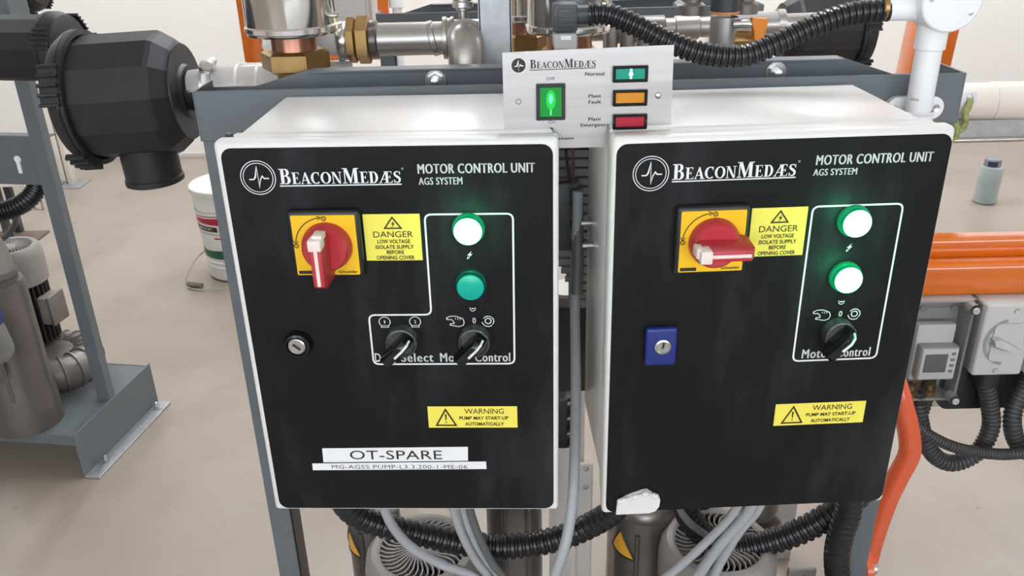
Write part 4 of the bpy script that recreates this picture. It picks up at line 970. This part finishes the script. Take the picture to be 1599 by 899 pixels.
# ------------------------------------------------------------------ ball valve and pipework behind the right cabinet
g = thing('valve_pipe', 'upright steel pipe with orange-handled ball valve behind the sagging conduit', 'valve', (.281, 1.14, .13))
cpw('pipe', MB().lathe([(0, 0), (.0175, 0), (.0175, .80), (0, .80)], (.281, 1.14, .40), (0, 0, 1), 28), M['pipe'])
cpw('upper_pipe', MB().lathe([(.0185, 0), (.0190, .10), (0, .10)], (.281, 1.14, 1.207), (0, 0, 1), 28), M['dark'])
cpw('orange_seal', MB().lathe([(.0178, 0), (.0192, .001), (.0192, .003), (.0178, .004)], (.281, 1.14, 1.2035), (0, 0, 1), 28), M['oring'])
cpw('valve_stem', MB().tube([(.290, 1.125, 1.192), (.305, 1.120, 1.193), (.318, 1.118, 1.192)], [.005, .0065, .005], 12), M['chrome'])
cpw('handle', MB().poly([(.309, 1.201), (.327, 1.200), (.3285, 1.196), (.3240, 1.174), (.3140, 1.173), (.3120, 1.186), (.3085, 1.196)], 1.108, 1.120), M['valve'], label='orange lever handle')
cpw('side_body', MB().cyl((.292, 1.14, 1.170), (.318, 1.14, 1.170), .012, None, 16), M['brass'])
for s, x in ((-1, .241), (1, .316)):
    cpw('flange_ear', MB().lathe([(.0, .0), (.017, .0), (.017, .012), (.012, .016), (.012, .10), (0, .10)], (x - .003 * s, 1.165, 1.200), (0, 0, 1), 24), M['casting'])
g = thing('rear_pipe', 'grey pipe run with couplings beyond the sagging conduit', 'pipe', (.25, 1.42, 1.14))
cpw('pipe', MB().cyl((.10, 1.42, 1.145), (.50, 1.42, 1.150), .016, None, 24), M['pipe'])
cpw('coupling', MB().cyl((.175, 1.42, 1.146), (.255, 1.42, 1.147), .021, None, 24, .002), M['casting'])
cpw('coupling', MB().cyl((.27, 1.42, 1.147), (.31, 1.42, 1.148), .019, None, 24, .002), M['pipe'])
cpw('hose_end', MB().cyl((.33, 1.42, 1.149), (.445, 1.425, 1.151), .019, None, 24), M['hoseclear'])
cpw('hose_band', MB().cyl((.435, 1.425, 1.151), (.447, 1.425, 1.151), .021, None, 24), M['pipe'])
cpw('leg', MB().cyl((.20, 1.42, 1.145), (.20, 1.42, 0.0), .012, None, 16), M['pipe'])
for k in range(3):
    x = .147 + k * .024
    cpw('fin_tube', MB().cyl((x, 1.24, 1.06), (x, 1.24, 1.178 - k * .002), .0105, None, 18), M['pipe'])
cpw('fin_header', MB().cyl((.10, 1.24, 1.075), (.24, 1.24, 1.075), .014, None, 18), M['pipe'])
cpw('header_leg', MB().cyl((.22, 1.24, 1.075), (.22, 1.24, .40), .012, None, 14), M['pipe'])

# ------------------------------------------------------------------ right side: cream pipe, rail, orange skid, meter box, isolators
g = thing('cream_pipe', 'thick cream pipe running to the right beyond the stand', 'pipe', (1.0, 1.5, .99))
cpw('pipe', MB().cyl((.45, 1.5, 1.002), (5.0, 1.42, .955), .0335, None, 36), M['pvcwarm'])
cpw('coupling', MB().cyl((.845, 1.493, .998), (.99, 1.4905, .9963), .0350, None, 36, .001), M['pvcwarm'])
g = thing('clip_plate', 'white two-screw plate on the cream pipe with a green-yellow wire', 'clip', (.785, 1.45, 1.01))
cpw('plate', MB().box((.780, 1.462, 1.012), (.050, .004, .024), Matrix.Rotation(-.05, 3, 'Y'), .0015), M['pvc'])
for x in (.7665, .793): cpw('screw', MB().lathe([(.0062, 0), (.0050, .003), (0, .0035)], (x, 1.460, 1.0135), (0, -1, 0), 16), M['zinc'])
g = thing('earth_wire', 'green-yellow earth wire twisted below the white clip on the cream pipe', 'wire', (.78, 1.45, .98))
cpw('wire', MB().tube(spline([(.7935, 1.458, 1.010), (.789, 1.452, 1.000), (.7835, 1.448, .990), (.786, 1.446, .975), (.781, 1.447, .962), (.774, 1.448, .966), (.769, 1.449, .976), (.762, 1.452, .972)], 8), .0052, 10), M['gy'])
cpw('wire', MB().tube(spline([(.766, 1.450, .978), (.772, 1.446, .962), (.7735, 1.446, .950), (.766, 1.450, .945)], 8), .0050, 10), M['gy'])
g = thing('cable_rail', 'grey galvanised rail under the cream pipe', 'rail', (1.0, 1.46, .95))
cpw('channel', MB().span(.50, 5.0, 1.46, 1.463, .944, .972).span(.50, 5.0, 1.46, 1.50, .972, .974), M['galv'])
cpw('tube', MB().cyl((.50, 1.457, .9405), (5.0, 1.457, .9405), .0048, None, 16), M['zinc'])
cpw('leg', MB().span(2.2, 2.24, 1.463, 1.50, 0, .944), M['galv'])
cpw('leg', MB().span(.56, .60, 1.463, 1.50, 0, .944), M['galv'])

g = thing('orange_skid', 'orange steel skid frame at the right carrying the meter box and isolators', 'frame', (.9, 1.27, 0))
cpw('front_beam', MB().span(.49, 1.9, 1.250, 1.292, .741, .790, .003), M['orange'])
cpw('upper_beam', MB().span(.49, 1.9, 1.294, 1.334, .785, .818, .003), M['orange'])
for x in (1.35, 1.86): cpw('leg', MB().span(x, x + .04, 1.293, 1.333, 0, .79, .003), M['orange'])
g = thing('orange_bar', 'bent orange tube slanting down behind the right cabinet to the floor', 'bar', (.57, 1.08, 0))
cpw('tube', MB().tube(spline([(.520, 1.262, .770), (.545, 1.19, .725), (.575, 1.12, .670), (.592, 1.10, .622), (.607, 1.095, .575), (.609, 1.09, .545), (.599, 1.09, .505), (.588, 1.09, .455), (.574, 1.08, .39), (.558, 1.06, .315), (.548, 1.05, .20), (.545, 1.05, 0.0)], 8), .0165, 20), M['orange2'])
cpw('bolt', MB().cyl((.520, 1.0, .404), (.545, 1.0, .404), .0095, None, 16, .002), M['zinc'])
cpw('lug', MB().lathe([(0, 0), (.022, 0), (.022, .010), (0, .010)], (.5235, 1.0, .404), (1, 0, 0), 24).box((.537, 1.03, .404), (.012, .06, .03), None, .002), M['orange2'])

g = thing('meter_box', 'grey enclosure with a clear cover over a small electricity meter', 'meter box', (.655, 1.24, .552))
x0, x1, y0, y1, z0, z1 = .562, .747, 1.212, 1.276, .552, .7405
cpw('back_panel', MB().span(x0, x1, y1 - .004, y1, z0, z1, .001, 1), M['gboxdark'])
cpw('side', MB().span(x1 - .004, x1, y0 + .02, y1, z0, z1), M['gboxdark']); cpw('side', MB().span(x0, x0 + .004, y0 + .02, y1, z0, z1), M['gboxdark'])
cpw('top', MB().span(x0, x1, y0 + .02, y1, z1 - .004, z1), M['gbox']); cpw('bottom', MB().span(x0, x1, y0 + .02, y1, z0, z0 + .004), M['gbox'])
cpw('clear_cover', MB().span(x0, x1, y0, y0 + .0025, z0, z1, .001, 1).span(x1 - .003, x1, y0 + .0015, y0 + .022, z0, z1).span(x0, x1, y0 + .0015, y0 + .022, z1 - .003, z1).span(x0, x1, y0 + .0015, y0 + .022, z0, z0 + .003), M['clear'])
for z in (z0 + .010, z1 - .010):
    cpw('cover_screw', MB().lathe([(.0085, .0), (.0085, -.020), (.0, -.020)], (x1 - .010, y0 + .003, z), (0, -1, 0), 20).lathe([(.0060, 0), (.0050, .0025), (.0, .003)], (x1 - .010, y0, z), (0, -1, 0), 20), M['gbox'])
    cpw('screw_slot', MB().box((x1 - .010, y0 - .0028, z), (.007, .0010, .0016), Matrix.Rotation(.7, 3, 'Y')), M['groove'])
cpw('rail', MB().span(x0 + .01, x1 - .02, 1.262, 1.2725, .620, .656), M['galv'])
cpw('meter', MB().span(.668, .732, 1.246, 1.264, .584, .690, .004), M['label'])
cpw('meter_front', MB().span(.671, .735, 1.228, 1.248, .594, .657, .004), M['gbox'])
ma = cpw('meter_face', MB().span(.6735, .7325, 1.2265, 1.2285, .598, .655, .001), M['label'])
cpw('meter_screen', MB().span(.6790, .7160, 1.2250, 1.2270, .611, .645, .0008), M['lcd'])
for k in range(4): link('meter_button', MB().span(.7215, .7285, 1.2252, 1.2270, .610 + .0108 * k, .615 + .0108 * k, .0008).xf(rootm(g).inverted()).mesh('meter_button', M['groove']), ma)
for dx, r in ((.674, .013), (.706, .011)):
    cpw('cable_gland', MB().lathe([(0, 0), (r, 0), (r, .010), (r * .7, .012), (r * .7, .022), (0, .022)], (dx, 1.245, z0 + .004), (0, 0, 1), 12), M['brass'])
for k in range(4): cpw('gland_wire', MB().tube(spline([(.672 + k * .003, 1.245, z0 + .02), (.678 + k * .005, 1.24, .587 + .003 * k), (.682 + k * .007, 1.246, .600)], 5), .0016, 6), M['brass'])
for dx in (.688, .738): cpw('rail_screw', MB().lathe([(.006, 0), (.006, .004), (.003, .005), (0, .004)], (dx - .004, 1.2725, .708), (0, -1, 0), 16), M['gboxdark'])

def isolator(label, x0, w, y0=1.212, z0=.610, z1=.7405):
    global g
    g = thing('isolator_switch', label, 'switch', (x0 + w / 2, 1.24, z0), 0, 'white isolators on the orange skid')
    x1 = x0 + w; cx = x0 + w * .60; cz = (z0 + z1) / 2 - .002
    cpw('housing', MB().span(x0, x1, y0, 1.272, z0, z1, .005, 3), M['gbox'])
    cpw('dial_rim', MB().ring((cx, cz), .040, .0055, y0 - .0008, 30, 105, 262).xf(Matrix.Identity(4)), M['groove'], flat=True)
    cpw('dial_plate', MB().poly(rounded(cx - .030, cz - .034, x1 - .004, cz + .034, .010), y0 - .003, y0 + .002), M['gbox'], smooth=False)
    cpw('lever', MB().poly([(cx - .034, cz + .010), (cx - .024, cz + .012), (cx + .012, cz - .008), (cx + .016, cz - .014), (cx + .008, cz - .014), (cx - .030, cz + .000)], y0 - .016, y0 - .002), M['gbox'])
    cpw('painted_lever_shadow', MB().poly([(cx - .034, cz + .000), (cx + .010, cz - .016), (cx + .016, cz - .017), (cx - .010, cz - .014), (cx - .032, cz - .006)], y0 - .004, y0 - .003), M['groove'], smooth=False)  # grey sliver under the lever, coloured as its shadow
    for dx, z in ((.60, z1 - .012), (.46, z0 + .010)): cpw('screw', MB().lathe([(.0055, 0), (.0045, .0015), (.002, .0008), (0, .0008)], (x0 + w * dx, y0 + .001, z), (0, -1, 0), 16), M['zinc'])
    cpw('rear_plug', MB().cyl((x0 + w * .55, 1.245, z0), (x0 + w * .55, 1.245, z0 - .03), .022, None, 24), M['plastic'])
isolator('white isolator switch with a large lever right of the clear meter box', .7535, .0815)
isolator('white isolator switch cut off by the right edge of the photo', .8405, .0815)
g = thing('black_backplate', 'black mounting plate under the white isolators', 'plate', (.84, 1.265, .51))
cpw('plate', MB().poly(rounded(.738, .513, 1.03, .634, .018), 1.264, 1.276), M['plastic'])
cond('corrugated_conduit', 'black corrugated conduit looping from the nearer white isolator up to the meter box', [(0.7904, 1.2532, 0.6116), (0.7966, 1.2459, 0.5856), (0.8112, 1.2376, 0.5409), (0.8174, 1.2272, 0.4972), (0.8008, 1.2189, 0.4556), (0.7644, 1.2147, 0.4348), (0.7332, 1.2168, 0.4421), (0.7093, 1.2220, 0.4712), (0.6947, 1.2324, 0.5128), (0.6885, 1.2480, 0.5596)], .0150, .0072, 'hose2', 'conduits below the meter box')
cond('corrugated_conduit', 'thin black corrugated conduit running level below the meter box', [(0.6531, 1.2116, 0.5617), (0.6583, 1.1960, 0.5440), (0.6812, 1.1856, 0.5201), (0.7280, 1.1752, 0.4972), (0.7852, 1.1752, 0.4826), (0.8424, 1.1752, 0.4806), (0.9360, 1.1804, 0.4972), (1.0400, 1.2064, 0.5700)], .0098, .0052, 'hose2', 'conduits below the meter box')
cond('corrugated_conduit', 'black corrugated conduit under the isolator at the right edge', [(0.8757, 1.2532, 0.6116), (0.8694, 1.2428, 0.5804), (0.8528, 1.2324, 0.5388), (0.8507, 1.2220, 0.5024), (0.8684, 1.2147, 0.4660), (0.9100, 1.2116, 0.4452), (0.9880, 1.2116, 0.4556)], .0150, .0072, 'hose2', 'conduits below the meter box')
cond('corrugated_conduit', 'short black corrugated conduit end behind the meter box conduits', [(0.7176, 1.2709, 0.5700), (0.7176, 1.2667, 0.5388), (0.7114, 1.2605, 0.5076)], .0120, .0072, 'hose2', 'conduits below the meter box')

# ------------------------------------------------------------------ orange frames, white pipes and small things far behind
g = thing('steel_rack', 'orange steel rack standing behind the polished silencer at left', 'rack', (-.62, 3.0, 0))
cpw('post', MB().span(-.892, -.830, 2.98, 3.02, .845, 2.6, .003), M['orange']); cpw('lower_rail', MB().span(-.889, -.38, 2.982, 3.018, .843, .880, .003), M['orange'])
cpw('post', MB().span(-.425, -.390, 2.98, 3.02, 0, 2.6, .003), M['orange']); cpw('top_rail', MB().span(-.889, -.39, 2.982, 3.018, 2.55, 2.6, .003), M['orange'])
g = thing('orange_column', 'orange steel column behind the white junction box', 'post', (1.05, 2.2, 0))
cpw('column', MB().box((1.065, 2.2, 1.05), (.10, .08, 2.1), Matrix.Rotation(.05, 3, 'Y'), .003), M['orange'])
g = thing('white_pipe', 'white pipe with a coupling beside the orange post behind the stand', 'pipe', (-.362, 3.0, 0))
cpw('pipe', MB().cyl((-.362, 3.0, 0), (-.362, 3.0, 2.6), .0165, None, 20), M['pvc']); cpw('coupling', MB().cyl((-.362, 3.0, 1.01), (-.362, 3.0, 1.12), .0265, None, 20, .002), M['pvc'])
solo('blue_pipe', 'thin blue pipe upright below the brass union', 'pipe', MB().cyl((-.470, 2.5, 0), (-.470, 2.5, .945), .009, None, 14), M['bluepipe'], (-.47, 2.5, 0))
solo('white_column', 'round white column by the wall behind the brass union', 'column', MB().cyl((-.86, 4.1, 0), (-.86, 4.1, 3.0), .075, None, 28), M['pvcwarm'], (-.86, 4.1, 0))
g = thing('white_cabinet', 'white rounded cabinet standing in the orange rack at left', 'cabinet', (-.64, 3.09, .8805))
cpw('body', MB().span(-.815, -.45, 2.985, 3.2, .8805, 1.5, .02, 3), M['gbox'])
cpw('door', MB().span(-.80, -.465, 2.976, 2.988, .90, 1.48, .006), M['gbox'])
g = thing('pale_post', 'pale folded steel post of a far stand seen left of the big filter', 'post', (-2.33, 4.36, 0))
cpw('post', MB().span(-2.375, -2.335, 4.34, 4.40, 0, .80, .002).span(-2.327, -2.300, 4.35, 4.40, 0, .74, .002), M['pvcwarm'])
cpw('foot', MB().span(-2.39, -2.24, 4.28, 4.43, 0, .006), M['galv'])
g = thing('grey_bench', 'low pale grey bench under the beam of the left stand', 'bench', (-2.15, 3.3, 0))
cpw('top', MB().span(-2.6, -1.88, 3.2, 3.34, .355, .37, .003), M['pvcwarm'])
for x in (-2.58, -2.03):
    for y in (3.22, 3.30): cpw('leg', MB().span(x, x + .025, y, y + .025, 0, .356), M['dark'])
cpw('shelf', MB().span(-2.56, -1.90, 3.22, 3.32, .12, .13), M['wood'])
g = thing('wire_rack', 'small bent wire stand on the floor under the left stand', 'wire rack', (-2.34, 3.95, 0))
cpw('wire', MB().tube(spline([(-2.45, 3.95, .006), (-2.38, 3.93, .006), (-2.33, 3.95, .10), (-2.29, 3.97, .13), (-2.27, 3.96, .006), (-2.33, 3.99, .006)], 6), .006, 8), M['pipe'])

# bucket and bottle on the floor
g = thing('bucket', 'white plastic bucket with red and green print on the floor behind the stand', 'bucket', (-1.075, 3.16, 0))
def br(z): return .128 + (z - .05) * .055
cpw('body', MB().lathe([(0, .004), (.122, .004), (.128, .012), (.128, .05), (br(.09), .09), (br(.36), .36), (br(.36) - .003, .366)], (-1.075, 3.16, 0), (0, 0, 1), 48), M['bucket'])
cpw('lid', MB().lathe([(.146, .352), (.150, .354), (.150, .368), (.146, .372), (.134, .372), (.130, .366), (0, .366)], (-1.075, 3.16, 0), (0, 0, 1), 48), M['bucket'])
for z in (.055, .075): cpw('rib', MB().lathe([(.128, z), (.133, z + .003), (.133, z + .007), (.129, z + .010)], (-1.075, 3.16, 0), (0, 0, 1), 48), M['bucket'])
def band(n, a0, a1, zf0, zf1, m):
    mb = MB(); K = 16; lo = []; hi = []
    for i in range(K + 1):
        u = i / K; a = math.radians(a0 + (a1 - a0) * u)
        for lst, zf in ((lo, zf0), (hi, zf1)):
            z = zf(u); r = br(z) + .0012
            lst.append(mb.b.verts.new((-1.075 + r * math.cos(a), 3.16 + r * math.sin(a), z)))
    for i in range(K): mb.b.faces.new((lo[i], lo[i + 1], hi[i + 1], hi[i]))
    return cpw(n, mb, M[m])
band('green_band', 150, 330, lambda u: .098, lambda u: .128 + .022 * abs(u - .45) * 2, 'bgreen')
band('red_band', 165, 330, lambda u: .243 - .006 * u, lambda u: .250 + .030 * u, 'bred')

band('thin_red_line', 165, 330, lambda u: .256 + .030 * u, lambda u: .259 + .031 * u, 'bred')
band('grey_line', 165, 330, lambda u: .276 + .022 * u, lambda u: .2775 + .0225 * u, 'bgrey')
band('black_wedge', 170, 225, lambda u: .288, lambda u: .302 - .013 * u, 'bblack')
bb = band('black_strip', 165, 258, lambda u: .212, lambda u: .232, 'bblack')
band('small_print_line', 190, 320, lambda u: .200, lambda u: .2025, 'bgrey')
band('red_print_line', 250, 320, lambda u: .182, lambda u: .188, 'bred')
band('grey_mark', 186, 192, lambda u: .155, lambda u: .188, 'bgrey')
mb = MB(); lettering(mb, 'GOLD JACK', 0, 1, 0, 1, 0, .01)
for v in mb.b.verts:
    a = math.radians(180 + 70 * v.co.x); z = .2165 + .011 * v.co.z; r = br(z) + .0020
    v.co = (-1.075 + r * math.cos(a), 3.16 + r * math.sin(a), z)
mb.xf(rootm(g).inverted()); link('strip_print', mb.mesh('strip_print', M['ink'], smooth=False), bb)
cpw('handle', MB().tube(spline([(-1.203, 3.13, .10), (-1.225, 3.08, .085), (-1.245, 3.03, .05), (-1.250, 3.00, .012), (-1.20, 2.965, .008), (-1.10, 2.965, .008)], 8), .0022, 8), M['gboxdark'])
cpw('handle_grip', MB().cyl((-1.245, 3.005, .012), (-1.185, 2.985, .012), .011, None, 12), M['wood'])
g = thing('water_bottle', 'clear plastic bottle with a dark cap standing on the floor at right', 'bottle', (2.20, 3.75, 0))
cpw('body', MB().lathe([(0, .003), (.046, .003), (.050, .008), (.050, .085), (.0485, .090), (.050, .096), (.050, .165), (.047, .172), (.030, .174)], (2.20, 3.75, 0), (0, 0, 1), 32), M['bottleclear'])
cpw('water', MB().lathe([(0, .006), (.0475, .006), (.0475, .105), (0, .105)], (2.20, 3.75, 0), (0, 0, 1), 32), M['water'])
cpw('cap', MB().lathe([(.034, .168), (.036, .170), (.036, .205), (.033, .209), (0, .209)], (2.20, 3.75, 0), (0, 0, 1), 28), M['capgrey'])
cpw('cap_badge', MB().lathe([(.0365, .178), (.0365, .200)], (2.20, 3.75, 0), (0, 0, 1), 12, math.radians(-150), math.radians(-85), ref=(1, 0, 0)), M['navy'])
